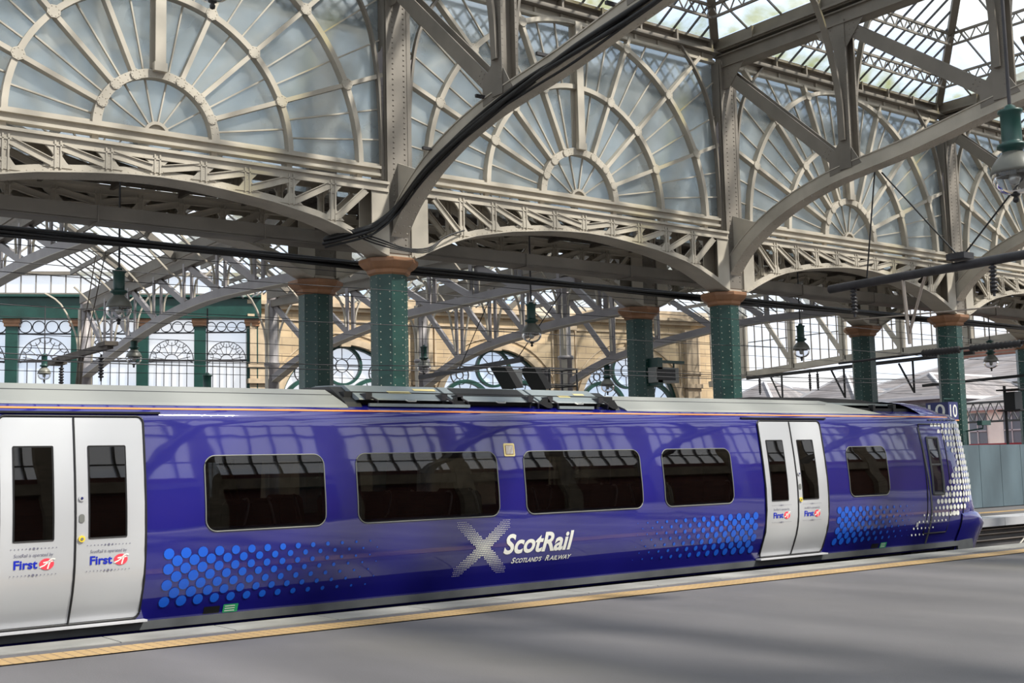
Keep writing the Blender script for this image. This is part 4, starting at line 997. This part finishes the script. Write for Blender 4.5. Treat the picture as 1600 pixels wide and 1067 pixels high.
far_roof((35.3,E0),(35.5,43.5),(45.8,E0),(45.8,43.4), 8.9, 2.4, 'glazed rooflight at right, before the tall end screen')

# ------------------------------------------------------------------ stone wall with arched windows
PW = Vector((22.85, 47.86, 0)); DW = V3(cos(radians(-10)), sin(radians(-10)), 0); NW = V3(-DW.y, DW.x, 0)
def wp(s, z, o=0): return PW+DW*s+NW*o+V3(0,0,z)
class LW(MB):
    """mesh written in (along, out, up) coordinates of a wall line"""
    def __init__(s, P, D): super().__init__(); s.P, s.D, s.N = P, D, V3(-D.y, D.x, 0)
    def build(s, *a, **k):
        s.v = [tuple(s.P+s.D*v[0]+s.N*v[1]+V3(0,0,v[2])) for v in s.v]; return super().build(*a, **k)
SC = [3.9, 11.5, 19.1]; RA, ZC = 3.0, 4.3
g = LW(PW, DW); ed = [-.4]
for c in SC: ed += [c-RA, c+RA]
ed += [24.6]
for i in range(0, len(ed), 2): g.box(ed[i], ed[i+1], 0, .7, -1, 9.0)
for c in SC:
    n = 20; g.box(c-RA, c+RA, 0, .7, -1, 3.2)
    for k in range(n):
        a0, a1 = radians(180-180*k/n), radians(180-180*(k+1)/n); x0, x1 = c+RA*cos(a0), c+RA*cos(a1); z0, z1 = ZC+RA*sin(a0), ZC+RA*sin(a1)
        g.add([(x0,0,z0),(x1,0,z1),(x1,0,9),(x0,0,9),(x0,.7,z0),(x1,.7,z1)], [(0,1,2,3),(0,4,5,1)])
sw = g.build('wall_west', 'ashlar', None); sw['kind'] = 'structure'
g = LW(PW, DW); g.box(-.6, 24.8, -.35, .8, 8.95, 9.12); g.box(-.5, 24.7, -.22, .8, 8.78, 8.95); g.box(-.4, 24.6, -.1, .8, 9.12, 9.5)
for s in (-.05, 7.7, 15.3, 22.9):
    g.box(s-.42, s+.42, -.28, .0, -1, 8.3); g.box(s-.55, s+.55, -.38, .0, 8.3, 8.5); g.box(s-.5, s+.5, -.34, 0, 6.2, 6.35); g.box(s-.52, s+.52, -.4, .0, 5.5, 5.7)
for c in SC:
    g.ring(c, ZC, RA, RA+.28, -.14, .05, 0, 180, 28); g.ring(c, ZC, RA+.5, RA+.56, -.05, .05, 0, 180, 28)
    for s in (-1, 1): g.box(c+s*3.15-.05, c+s*3.15+.05, -.06, .02, 4.5, 8.35)
    g.box(c-3.15, c+3.15, -.06, .02, 8.3, 8.38); g.box(c-.22, c+.22, -.25, .02, 7.2, 7.75)
struct(g.build('trim_1', 'stoned'))
for i, c in enumerate(SC):
    t = thing('window_%d' % (20+i), tuple(wp(c, ZC)), 'arched window with green circular tracery in the stone wall, '+['left, partly behind the green column', 'middle, above the train roof equipment', 'right, behind the rear column'][i], 'window', None, 'structure')
    g = LW(PW, DW); n = 24; g.add([(c, .42, 3.2)]+[(c+RA*cos(radians(180*k/n)), .42, ZC+RA*sin(radians(180*k/n))) for k in range(n+1)]+[(c-RA, .42, 3.2), (c+RA, .42, 3.2)], [(0, k+1, k+2) for k in range(n)]+[(0, n+1, n+2), (0, n+3, 1)]); g.build('glass', 'screenglass', t)
    g = LW(PW, DW); g.ring(c, 6.38, .80, .92, .18, .42, 0, 360, 32); g.ring(c, ZC, RA-.1, RA, .15, .42, 0, 180, 32)
    for s in (-1, 1): g.ring(c+s*1.48, 4.45, 1.2, 1.38, .18, .42, 0, 180, 28)
    g.build('tracery', 'green', t)
    g = LW(PW, DW)
    def wheel(cx, cz, r0, r1, n, full=True):
        g.ring(cx, cz, r0, r0+.03, .3, .4, 0, 360 if full else 180, 20)
        for k in range(n):
            a = radians((360 if full else 180)*k/n+(0 if full else 90/n)); g.bar((cx+r0*cos(a), .35, cz+r0*sin(a)), (cx+r1*cos(a), .35, cz+r1*sin(a)), .05, .025)
    wheel(c, 6.38, .28, .8, 8)
    for s in (-1, 1): wheel(c+s*1.48, 4.45, .3, 1.2, 6, False); wheel(c+s*1.75, 6.05, .17, .45, 8); g.ring(c+s*1.75, 6.05, .45, .48, .3, .4, 0, 360, 20)
    g.build('glazing_bars', 'iron', t)
# green window screen left of the stone wall
DS = V3(-cos(radians(-26.4)), -sin(radians(-26.4)), 0)
PIL = [.28, 2.48, 4.85, 7.5, 10.1, 12.7, 15.3]
g = LW(PW, DS)
N_ = -1
g.box(-.1, 17, -.15, .45, 8.38, 9.2); g.box(-.1, 17, -.15, .62, 9.2, 9.3); g.box(-.1, 17, -.15, .55, 8.3, 8.38)
sc_ = tag(g.build('entablature_beam', 'green'), 'deep green box beam over the row of windows at left', 'beam')
g = LW(PW, DS); g.box(-.1, 17, -.1, .2, 9.3, 9.42)
for k in range(29): g.box(.2+k*.6, .24+k*.6, 0, .06, 9.42, 10.25)
g.box(-.1, 17, -.1, .2, 10.2, 10.34); g.build('clerestory_bars', 'cream_shaded', sc_)
g = LW(PW, DS); g.add([(0,.02,9.4),(17,.02,9.4),(17,.02,10.25),(0,.02,10.25)], [(0,1,2,3)]); g.build('clerestory_glass', 'screenglass', sc_)
plab = ['beside the stone wall', 'second from the stone wall', 'third from the stone wall', 'fourth from the stone wall, behind a pale column', 'nearest the left edge of the photo', 'out past the left edge', 'furthest left, out of the photo']
for s, lab in zip(PIL, plab):
    t = thing('window_pillar', tuple(PW+DS*s), 'green pillar with terracotta capital between windows, '+lab, 'pillar', 'green pillars of the window screen')
    g = LW(PW, DS); g.box(s-.24, s+.24, -.1, .32, 0, 8.0); g.build('shaft', 'green', t)
    g = LW(PW, DS); g.box(s-.30, s+.30, -.1, .38, 7.98, 8.12); g.box(s-.34, s+.34, -.1, .42, 8.12, 8.34); g.build('capital', 'terra', t)
wlab = ['beside the stone wall', 'second from the stone wall', 'third from the stone wall, crossed by truss posts', 'fourth, at left behind the pale lamp', 'cut by the left edge of the photo', 'beyond the left edge']
for i, (a, b) in enumerate(zip(PIL, PIL[1:])):
    a += .24; b -= .24; c = (a+b)/2; w_ = (b-a)
    t = thing('window_%d' % (30+i), tuple(PW+DS*c+V3(0,0,6)), 'tall white glazed window with fan and circle tracery, '+wlab[i], 'window', None, 'structure')
    g = LW(PW, DS); g.add([(a,.05,0),(b,.05,0),(b,.05,8.35),(a,.05,8.35)], [(0,1,2,3)]); g.build('glass', 'screenglass', t)
    g = LW(PW, DS); n = 4; r = w_/n/2
    for k in range(n): g.ring(a+r+2*r*k, 7.98, r-.035, r-.0, .06, .12, 0, 360, 18)
    g.box(a, b, .06, .14, 7.98-r-.06, 7.98-r); g.box(a, b, .06, .16, 6.48, 6.56); R = w_/2-.03
    g.ring(c, 6.52, R-.03, R, .06, .12, 0, 180, 24); g.ring(c, 6.52, R*.32-.03, R*.32, .06, .14, 0, 180, 14)
    for k in range(7):
        t_ = radians(12+26*k); g.bar((c+R*.32*cos(t_), .09, 6.52+R*.32*sin(t_)), (c+R*.86*cos(t_), .09, 6.52+R*.86*sin(t_)), .04, .025)
        g.ring(c+R*cos(t_), 6.52+R*sin(t_), .25, .275, .06, .1, math.degrees(t_)+105, math.degrees(t_)+255, 8)
    for k in range(1, 6): q = a+w_*k/6; g.box(q-.015, q+.015, .06, .11, 0, 6.5)
    for z in (5.2, 4.0): g.box(a, b, .06, .1, z-.015, z+.015)
    g.build('glazing_bars', 'iron', t)

# ------------------------------------------------------------------ tall end screen at right
t = thing('window_40', (46, 32, 6), 'tall end screen of upright glazing bars beyond the columns at right', 'window', None, 'structure')
bz2 = lambda y: lerp(y, [(18,6.6),(24,6.5),(29,6.3),(34,6.25),(38,6.05),(41,5.9),(43,5.6)])
g = MB(); y = 18
ys_ = [18+.5*k for k in range(51)]
g.add([(46.05,y,bz2(y)) for y in ys_]+[(46.05,y,13) for y in ys_], [(k,k+1,52+k,51+k) for k in range(50)]); g.build('glass', 'screenglass', t)
g = MB()
for y in ys_: g.box(45.98, 46.03, y-.02, y+.02, bz2(y), 13)
for z in (7.6, 9.4, 11.2): g.box(45.98, 46.03, 18, 43, z-.02, z+.02)
g.build('glazing_bars', 'cream_shaded', t)
g = MB(); g.sweep([(45.9,y,bz2(y)+.05) for y in ys_], .3, .3, side=(1,0,0)); g.build('bottom_chord', 'cream', t)
for i, y in enumerate((20.5,24.2,28.2,31.5,34.6,37.6,40.6)):
    g = MB(); g.box(45.7, 46, y-.09, y+.09, bz2(y), 12.5); g.box(45.75, 45.95, y-.22, y-.16, bz2(y), 9); g.build('post', 'cream', t)
    g = MB(); y2 = y+3.0 if y > 26 else y+3.6; g.bar((45.8, y, bz2(y)+.3), (45.8, y2, bz2(y)+4.6), .1, .22, side=(1,0,0)); g.build('diagonal', 'cream', t)

# ------------------------------------------------------------------ cables, wires, overhead line
def cable(name, pts, r, mt, label, cat='cable', group=None):
    g = MB(); g.tube(smooth_pts(pts, 4) if len(pts) > 2 else pts, r, 6); return tag(g.build(name, mt), label, cat, group)
b_ = thing('cable_bundle', (13.4, 21.6, 7.2), 'thick black cable bundle draped along the roof truss from the widest column', 'cable')
BU = [(12.15,22.3,6.55),(12.6,21.5,6.66),(12.99,21.5,6.86),(13.42,21.4,7.26),(13.42,20.45,7.75),(13.42,19.5,8.10),(13.42,18.17,8.47),(13.42,16.76,8.74),(13.42,15.48,8.94),(13.42,13.6,9.22),(13.42,10,9.8),(13.42,5.4,9.85),(13.42,1,8.8)]
for k, (dx, dz, r) in enumerate(((0,0,.05),(.06,-.05,.045),(-.03,-.09,.04),(.03,.05,.035),(.02,-.16,.025))):
    g = MB(); g.tube(smooth_pts([(a+dx, b, c+dz+(.05*sin(i*1.7+k) if i > 5 else 0)) for i, (a, b, c) in enumerate(BU)], 4), r, 6); g.build('cable', 'black', b_)
for k in range(3):
    g = MB(); g.tube(smooth_pts([(12.3+.1*k,21.7,6.70-.05*k),(12.9,21.45,6.52-.06*k),(13.6,21.40,6.36-.03*k),(14.2,21.42,6.42-.04*k),(14.7,21.5,6.72),(15.3,21.6,6.95)]), .018, 5); g.build('thin_cable', 'black', b_)
for i in range(5): g = MB(); y = 20.2-i*1.9; g.box(13.3, 13.75, y-.03, y+.03, lerp(-y, [(-a, b) for a, b in BCH])+.34, lerp(-y, [(-a, b) for a, b in BCH])+.40); g.build('cable_clip', 'iron', b_)
b_ = thing('feeder_cable', (5, 23.4, 6.3), 'thick black cable run stretching level across the whole view behind the front columns', 'cable')
for k, (dy, dz) in enumerate(((0,0),(.05,.05),(.03,-.06),(.1,0),(-.04,.04))):
    g = MB(); g.tube([(x, 23.0+dy, 6.22+dz+.03*sin(x*.6+k)) for x in [-2+2.2*j for j in range(24)]], .038, 6); g.build('cable', 'black', b_)
wl_ = [((2,20.0,4.48),(45,20.0,4.66)),((2,20.6,5.3),(45,20.6,5.35)),((2,17.0,3.30),(45,17.0,3.62)),((2,17.05,3.38),(45,17.05,3.72)),((2,24.4,5.75),(45,24.4,5.8)),((2,28,5.6),(45,28,5.8)),((2,28,4.35),(45,28,4.7)),((2,30,5.2),(45,30,5.2)),((2,30,4.3),(45,30,4.4)),((2,24.6,6.35),(45,24.6,6.4)),((2,33,6.0),(45,33,6.0)),((2,26.5,4.5),(45,26.5,4.55))]
wn = ['contact wire above the second track, upper', 'second wire from the top over the island', 'lowest wire just above the train roof', 'wire paired above the lowest wire', 'wire near the capitals of the columns', 'upper wire behind the rear columns', 'lower wire behind the rear columns', 'middle wire of the far pair', 'lowest wire of the far pair', 'wire passing level with the capitals', 'furthest wire before the stone wall', 'wire passing midway up the rear columns']
for (p, q), n_ in zip(wl_, wn):
    pts = [Vector(p).lerp(Vector(q), k/12)+V3(0,0,-.08*sin(pi*((k*3.5/12) % 1))) for k in range(13)]
    g = MB(); g.tube(pts, .008, 5); tag(g.build('overhead_wire', 'iron'), 'thin overhead line: '+n_, 'wire', 'overhead wires')
def insulator(x, y, z, L, label, r=.085):
    t = thing('insulator', (x, y, z), label, 'insulator', 'ribbed insulators')
    g = MB(); g.tube([(x,y,z),(x,y,z-L)], .03, 8); g.build('pin', 'iron', t)
    g = MB(); pr = []; n = 7
    for k in range(n):
        zz = -.1*L-.8*L*k/n; pr += [(.045, zz), (r, zz-.03*L), (r, zz-.06*L), (.045, zz-.09*L)]
    g.lathe((x,y,z), pr, 12); g.build('ribs', 'brick' if 0 else 'iron', t)
t = thing('overhead_boom', (24.6, 15, 6), 'dark round overhead line boom hung from the truss at upper right', 'boom')
g = MB(); g.tube([(24.4,18.7,5.88),(24.4,8.0,6.04)], .105, 14); g.build('tube', 'iron', t)
g = MB(); g.box(24.2, 24.6, 14.85, 15.3, 6.08, 6.22); g.build('bracket', 'iron', t)
for p, q in (((24.4,17.2,8.55),(24.4,17.6,5.95)), ((24.4,17.0,8.5),(24.4,15.1,6.15)), ((24.4,11.6,9.4),(24.4,15.0,6.15))): g = MB(); g.tube([p, q], .02, 6); g.build('hanger_rod', 'black', t)
insulator(24.4, 18.0, 5.85, .75, 'ribbed insulator under the left end of the dark boom'); insulator(24.4, 14.3, 5.9, .75, 'ribbed insulator under the right end of the dark boom')
g = MB(); g.tube([(24.4,16.6,5.85),(24.4,16.5,4.3)], .045, 10); g.tube([(24.4,16.0,5.85),(24.4,16.5,4.55)], .035, 8); g.tube([(24.4,18.4,5.05),(24.4,14.2,4.9)], .02, 6); g.build('registration_arm', 'rail', t)
t = thing('overhead_boom', (12, 38, 5.5), 'brown overhead boom low at left before the windows', 'boom')
g = MB(); g.bar((12,40.4,5.5), (12,35.1,5.5), .18, .18, side=(1,0,0)); g.box(11.8,12.2,39.8,40.6,5.34,5.5); g.box(11.8,12.2,35.0,35.7,5.5,5.62); g.build('tube', 'timber', t)
for p, q, r in (((12,37.9,5.45),(12,38.3,4.0),.05),((12,37.6,5.45),(12,38.0,4.0),.05),((12,36.5,8.4),(12,37.9,5.55),.018),((12,35.6,8.4),(12,37.4,5.55),.018)): g = MB(); g.tube([p,q], r, 6); g.build('stay', 'timber', t)
insulator(12, 39.75, 5.3, .8, 'ribbed insulator under the left end of the brown boom'); insulator(12, 35.9, 5.3, .8, 'ribbed insulator under the right end of the brown boom')
t = thing('overhead_boom', (22, 30, 5), 'dark overhead boom in front of the middle arched window', 'boom')
g = MB(); g.bar((22.0,33.8,4.72), (22.0,28.2,4.85), .14, .14, side=(1,0,0)); g.build('tube', 'iron', t)
for p, q in (((22,33.6,4.75),(22,33.6,6.6)),((22,31.5,4.8),(22,29.5,7.2)),((22,28.5,4.85),(22,26.3,6.6))): g = MB(); g.tube([p,q], .015, 5); g.build('hanger_rod', 'black', t)
# low booms at right beyond the nose
t = thing('overhead_boom', (40, 33, 5.1), 'black overhead boom on stays over the slate roofs at right', 'boom')
g = MB(); g.bar((40,35.3,5.27), (40,24.4,5.42), .13, .13, side=(1,0,0)); g.build('tube', 'black', t)
for y in (34.0, 30.8, 27.6): g = MB(); g.tube([(40,y,5.28),(40,y-.6,4.15)], .04, 6); g.tube([(40,y-.62,5.32),(40,y-.62,4.1)], .045, 6); g.tube([(40,y-.2,4.8),(40,y-.62,4.8)], .02, 6); g.build('stay', 'black', t)
for y, w_ in ((31.9,'left one of a pair at the slate roofs'), (31.5,'right one of a pair at the slate roofs'), (34.6,'single, near the front column')): insulator(40, y, 5.25, .75, 'small dark insulator under the black boom, '+w_, .06)
t = thing('registration_arm', (30, 18, 4.6), 'dark horizontal line arm with ribbed sleeves crossing the column at far right', 'arm')
g = MB(); g.tube([(30,22.8,4.55),(30,14.9,4.68)], .035, 8); g.tube([(30,17.2,4.62),(30,15.0,4.4)], .025, 6); g.build('rod', 'iron', t)
for a, b in ((19.9,18.7),(18.4,16.9)):
    g = MB(); n = 12
    g.tube([(30, a+(b-a)*k/24, 4.6) for k in range(25)], [.11 if k % 2 else .075 for k in range(25)], 10); g.build('ribbed_sleeve', 'iron', t)
t = thing('overhead_boom', (40, 24, 4.2), 'black overhead boom behind the far right columns', 'boom')
g = MB(); g.bar((40,26.6,4.35), (40,19.5,4.50), .1, .1, side=(1,0,0)); g.build('tube', 'black', t)
for y in (21.7, 20.6): g = MB(); g.tube([(40,y,4.45),(40,y-.5,3.2)], .03, 6); g.build('stay', 'black', t)
t = thing('lattice_gantry', (52, 34, 4), 'pale lattice gantry crossing in front of the white building', 'gantry')
g = MB(); y = 26.0
while y < 40:
    for xx in (51.8, 52.6):
        g.bar((xx,y,4.15),(xx,y+.45,3.25), .03,.04, side=(1,0,0)); g.bar((xx,y+.45,3.25),(xx,y+.9,4.15), .03,.04, side=(1,0,0))
    g.bar((51.8,y,4.15),(52.6,y+.45,4.15), .03,.03, side=(0,0,1)); y += .9
g.build('lacing', 'skirt', t)
for xx in (51.8, 52.6):
    for z in (3.25, 4.15): g = MB(); g.bar((xx,26,z),(xx,40.2,z), .07,.07, side=(1,0,0)); g.build('chord', 'skirt', t)

# signs and small equipment
t = thing('platform_sign', (33.9, 21.6, 3.0), 'navy box sign reading 10 beside the green column at the train nose', 'sign')
g = MB(); g.box(33.63, 34.15, 21.5, 22.3, 2.80, 3.36); g.build('box', 'navy', t)
g = MB(); g.box(33.62, 34.16, 21.49, 22.31, 2.77, 2.80); g.build('stripe', 'orange', t)
def flat_text(body, P, ux, uz, w, h, parent, mt, off):
    vs, fs = text_mesh(body, 1, .01); a = min(v[0] for v in vs); b = max(v[0] for v in vs); c = min(v[1] for v in vs); d = max(v[1] for v in vs)
    g = MB(); g.add([Vector(P)+Vector(ux)*((v[0]-a)/(b-a)*w)+Vector(uz)*((v[1]-c)/(d-c)*h)+Vector(off) for v in vs], fs); g.build('numeral', mt, parent)
flat_text('10', (33.70,21.5,2.88), (1,0,0), (0,0,1), .38, .40, t, 'white', (0,-.006,0))
flat_text('10', (33.63,22.22,2.88), (0,-1,0), (0,0,1), .60, .42, t, 'white', (-.006,0,0))
g = MB(); g.tube([(34.0,21.9,3.36),(34.0,21.9,3.5)], .02); g.tube([(34.0,21.9,3.48),(34.75,22.0,3.48)], .03); g.build('arm', 'green', t)
t = thing('security_camera', (34.9, 21.3, 2.7), 'small green box camera on a bracket at the last big column', 'camera')
g = MB(); g.box(34.8, 35.3, 21.1, 21.28, 2.62, 2.76); g.build('housing', 'green', t); g = MB(); g.tube([(35.0,21.8,2.45),(35.0,21.2,2.52),(35.0,21.2,2.62)], .025); g.build('bracket', 'green', t)
g = MB(); g.tube([(34.9,21.7,.0),(34.9,21.7,2.45)], .02); g.build('pole', 'green', t)
t = thing('display_board', (24.7, 24.9, 4.3), 'dark screened display board hung on a green bracket beside the rear column', 'display')
g = MB(); g.box(24.2, 25.15, 24.8, 25.1, 3.98, 4.42); g.build('casing', 'rim', t)
g = MB(); g.box(24.27, 25.0, 24.79, 24.81, 4.05, 4.37); g.build('screen', 'black', t)
g = MB(); g.box(24.35, 25.5, 24.9, 25.0, 4.56, 4.64); g.tube([(24.5,24.95,4.42),(24.5,24.95,4.6)], .03); g.tube([(25.1,24.95,4.42),(25.1,24.95,4.6)], .03); g.box(24.3, 24.5, 24.8, 25.2, 3.9, 4.7); g.build('bracket', 'green', t)
for i, (x, w_) in enumerate(((14.9, 'left one of the two'), (15.68, 'right one, beside the black cage'))):
    t = thing('monitor_hood', (x, 20, 3.3), 'black slanted monitor housing above the train roof, '+w_, 'monitor', 'slanted monitor housings')
    g = MB(); g.prism([(x,3.74),(x+.18,3.74),(x+.50,3.30),(x+.32,3.28)], 'y', 19.7, 20.2); g.build('hood', 'black', t)
    g = MB(); g.prism([(x+.18,3.70),(x+.62,3.70),(x+.62,3.34),(x+.48,3.32)], 'y', 19.9, 20.1); g.build('body', 'skirt' if i == 0 else 'iron', t)
    g = MB(); g.tube([(x+.4,20,3.3),(x+.4,20,0)], .04); g.build('pole', 'iron', t)
t = thing('cage_frame', (16.5, 20, 3.3), 'black open rectangular steel cage above the train roof', 'frame')
g = MB()
for x in (16.18, 16.95):
    for y in (19.8, 20.3): g.tube([(x,y,0),(x,y,3.75)], .022)
for z in (3.38, 3.74): g.tube([(16.18,19.8,z),(16.95,19.8,z),(16.95,20.3,z),(16.18,20.3,z),(16.18,19.8,z)], .02)
g.build('frame', 'black', t)
t = thing('signal_box', (41.5, 27, 4), 'black louvred signal head at the far right column', 'signal')
g = MB()
for z in (3.75,): g.box(41.0, 41.5, 23.5, 23.9, z-.5, z+.2)
for z in (4.0, 3.25): g.prism([(23.2,z+.0),(24.1,z+.0),(24.1,z+.05),(23.2,z+.05)], 'x', 40.8, 41.6)
g.build('heads', 'black', t); g = MB(); g.tube([(41.2,24.0,0),(41.2,24.0,4.2)], .06); g.build('post', 'iron', t)

# ------------------------------------------------------------------ town beyond the station
def hip(name, x0, x1, y0, y1, zb, ze, zr, inset, label, wall='cream_wall', roof='slates', cat='building'):
    t = thing(name, ((x0+x1)/2, (y0+y1)/2, zb), label, cat)
    g = MB(); g.box(x0, x1, y0, y1, zb, ze); g.build('wall', wall, t)
    xm = (x0+x1)/2; ym = (y0+y1)/2; long_y = (y1-y0) > (x1-x0)
    a, b = ((xm, y0+inset), (xm, y1-inset)) if long_y else ((x0+inset, ym), (x1-inset, ym))
    c = [(x0-.3,y0-.3,ze),(x1+.3,y0-.3,ze),(x1+.3,y1+.3,ze),(x0-.3,y1+.3,ze),(*a,zr),(*b,zr)]
    g = MB(); g.add(c, [(0,1,4),(1,2,5,4),(2,3,5),(3,0,4,5)] if long_y else [(0,1,5,4),(1,2,5),(2,3,4,5),(3,0,4)]); g.build('roof', roof, t)
    g = MB()
    for p, q in ((0,4),(1,4 if long_y else 5),(2,5),(3,5 if long_y else 4),(4,5)): g.bar(c[p], c[q], .16, .14, side=(0,0,1)) if (Vector(c[p])-Vector(c[q])).length > .1 else None
    g.build('ridge', 'ridge', t); g = MB(); g.box(x0-.35, x1+.35, y0-.35, y1+.35, ze-.16, ze+.02); g.build('gutter', 'ridge', t); return t
B1 = hip('white_building', 60, 70, 26.5, 38.5, -1, 4.25, 5.7, 4.5, 'pale stone building with tall windows and slate roof, right of the train nose')
for i, y in enumerate((28.2, 30.4, 33.0, 34.6, 36.6)):
    g = MB(); g.box(59.93, 60.05, y-.5, y+.5, 2.0, 3.95); w_ = g.build('window', 'winblue', B1)
    g = MB(); g.box(59.88, 59.95, y-.03, y+.03, 2.0, 3.95); g.box(59.88, 59.95, y-.5, y+.5, 2.95, 3.02); g.build('glazing_bar', 'ridge', w_)
g = MB(); g.box(59.7, 60, 26.5, 38.5, 1.7, 1.95); g.build('string_course', 'paleyel', B1)
tag(MB().box(55, 55.6, 24, 40, -1, 2.25).build('parapet', 'red'), 'low red-topped barrier showing just above the grey hoarding', 'barrier')
hip('slate_house', 71, 82, 36, 52, -1, 6.4, 8.4, 5, 'slate hip-roofed building behind the white one, with pale gutter')
hip('slate_house', 61, 72, 39.0, 44.0, -1, 5.1, 6.6, 2.2, 'slate roofed shed with pale ridges between the last two columns', wall='slate')
hip('slate_house', 60.5, 66.0, 44.8, 50.4, -1, 4.9, 6.95, 2.7, 'pyramid slate roof with white hips between the green columns', wall='slate')
hip('slate_house', 60, 67.0, 50.6, 57.5, -1, 4.8, 6.95, 3.0, 'grey slate roof partly behind the second front column', wall='slate')
B2 = hip('brick_building', 88, 100, 46.5, 55.5, -1, 11.0, 12.0, 5, 'dark red brick building high at the far right edge', wall='bricks')
hip('brick_building', 86, 96, 70, 84, -1, 7.6, 8.6, 5, 'low red brick building behind the pyramid roof', wall='bricks')
# east side of the station behind the viewer
g = MB(); g.box(-12, 70, -14.2, -13.6, -1, 7.4); w_ = g.build('wall_east', 'bricks'); struct(w_)
g = MB()
for k in range(14): g.box(-10+k*5.33, -9.2+k*5.33, -13.6, -13.3, 0, 12.2)
g.box(-12, 70, -13.6, -13.35, 6.4, 6.9); g.box(-12, 70, -13.6, -13.35, 11.8, 12.2); struct(g.build('trim_2', 'stoned'))
t = thing('window_60', (30, -13.8, 7.4), 'long glazed screen over the brick wall behind the viewer', 'window', None, 'structure')
g = MB(); g.add([(-12,-13.8,7.4),(70,-13.8,7.4),(70,-13.8,12.9),(-12,-13.8,12.9)], [(0,1,2,3)]); g.build('glass', 'screenglass', t)
g = MB()
for k in range(82): g.box(-12+k, -11.94+k, -13.9, -13.7, 7.4, 12.9)
for z in (9.2, 11): g.box(-12, 70, -13.9, -13.7, z, z+.08)
g.build('glazing_bars', 'cream_shaded', t)
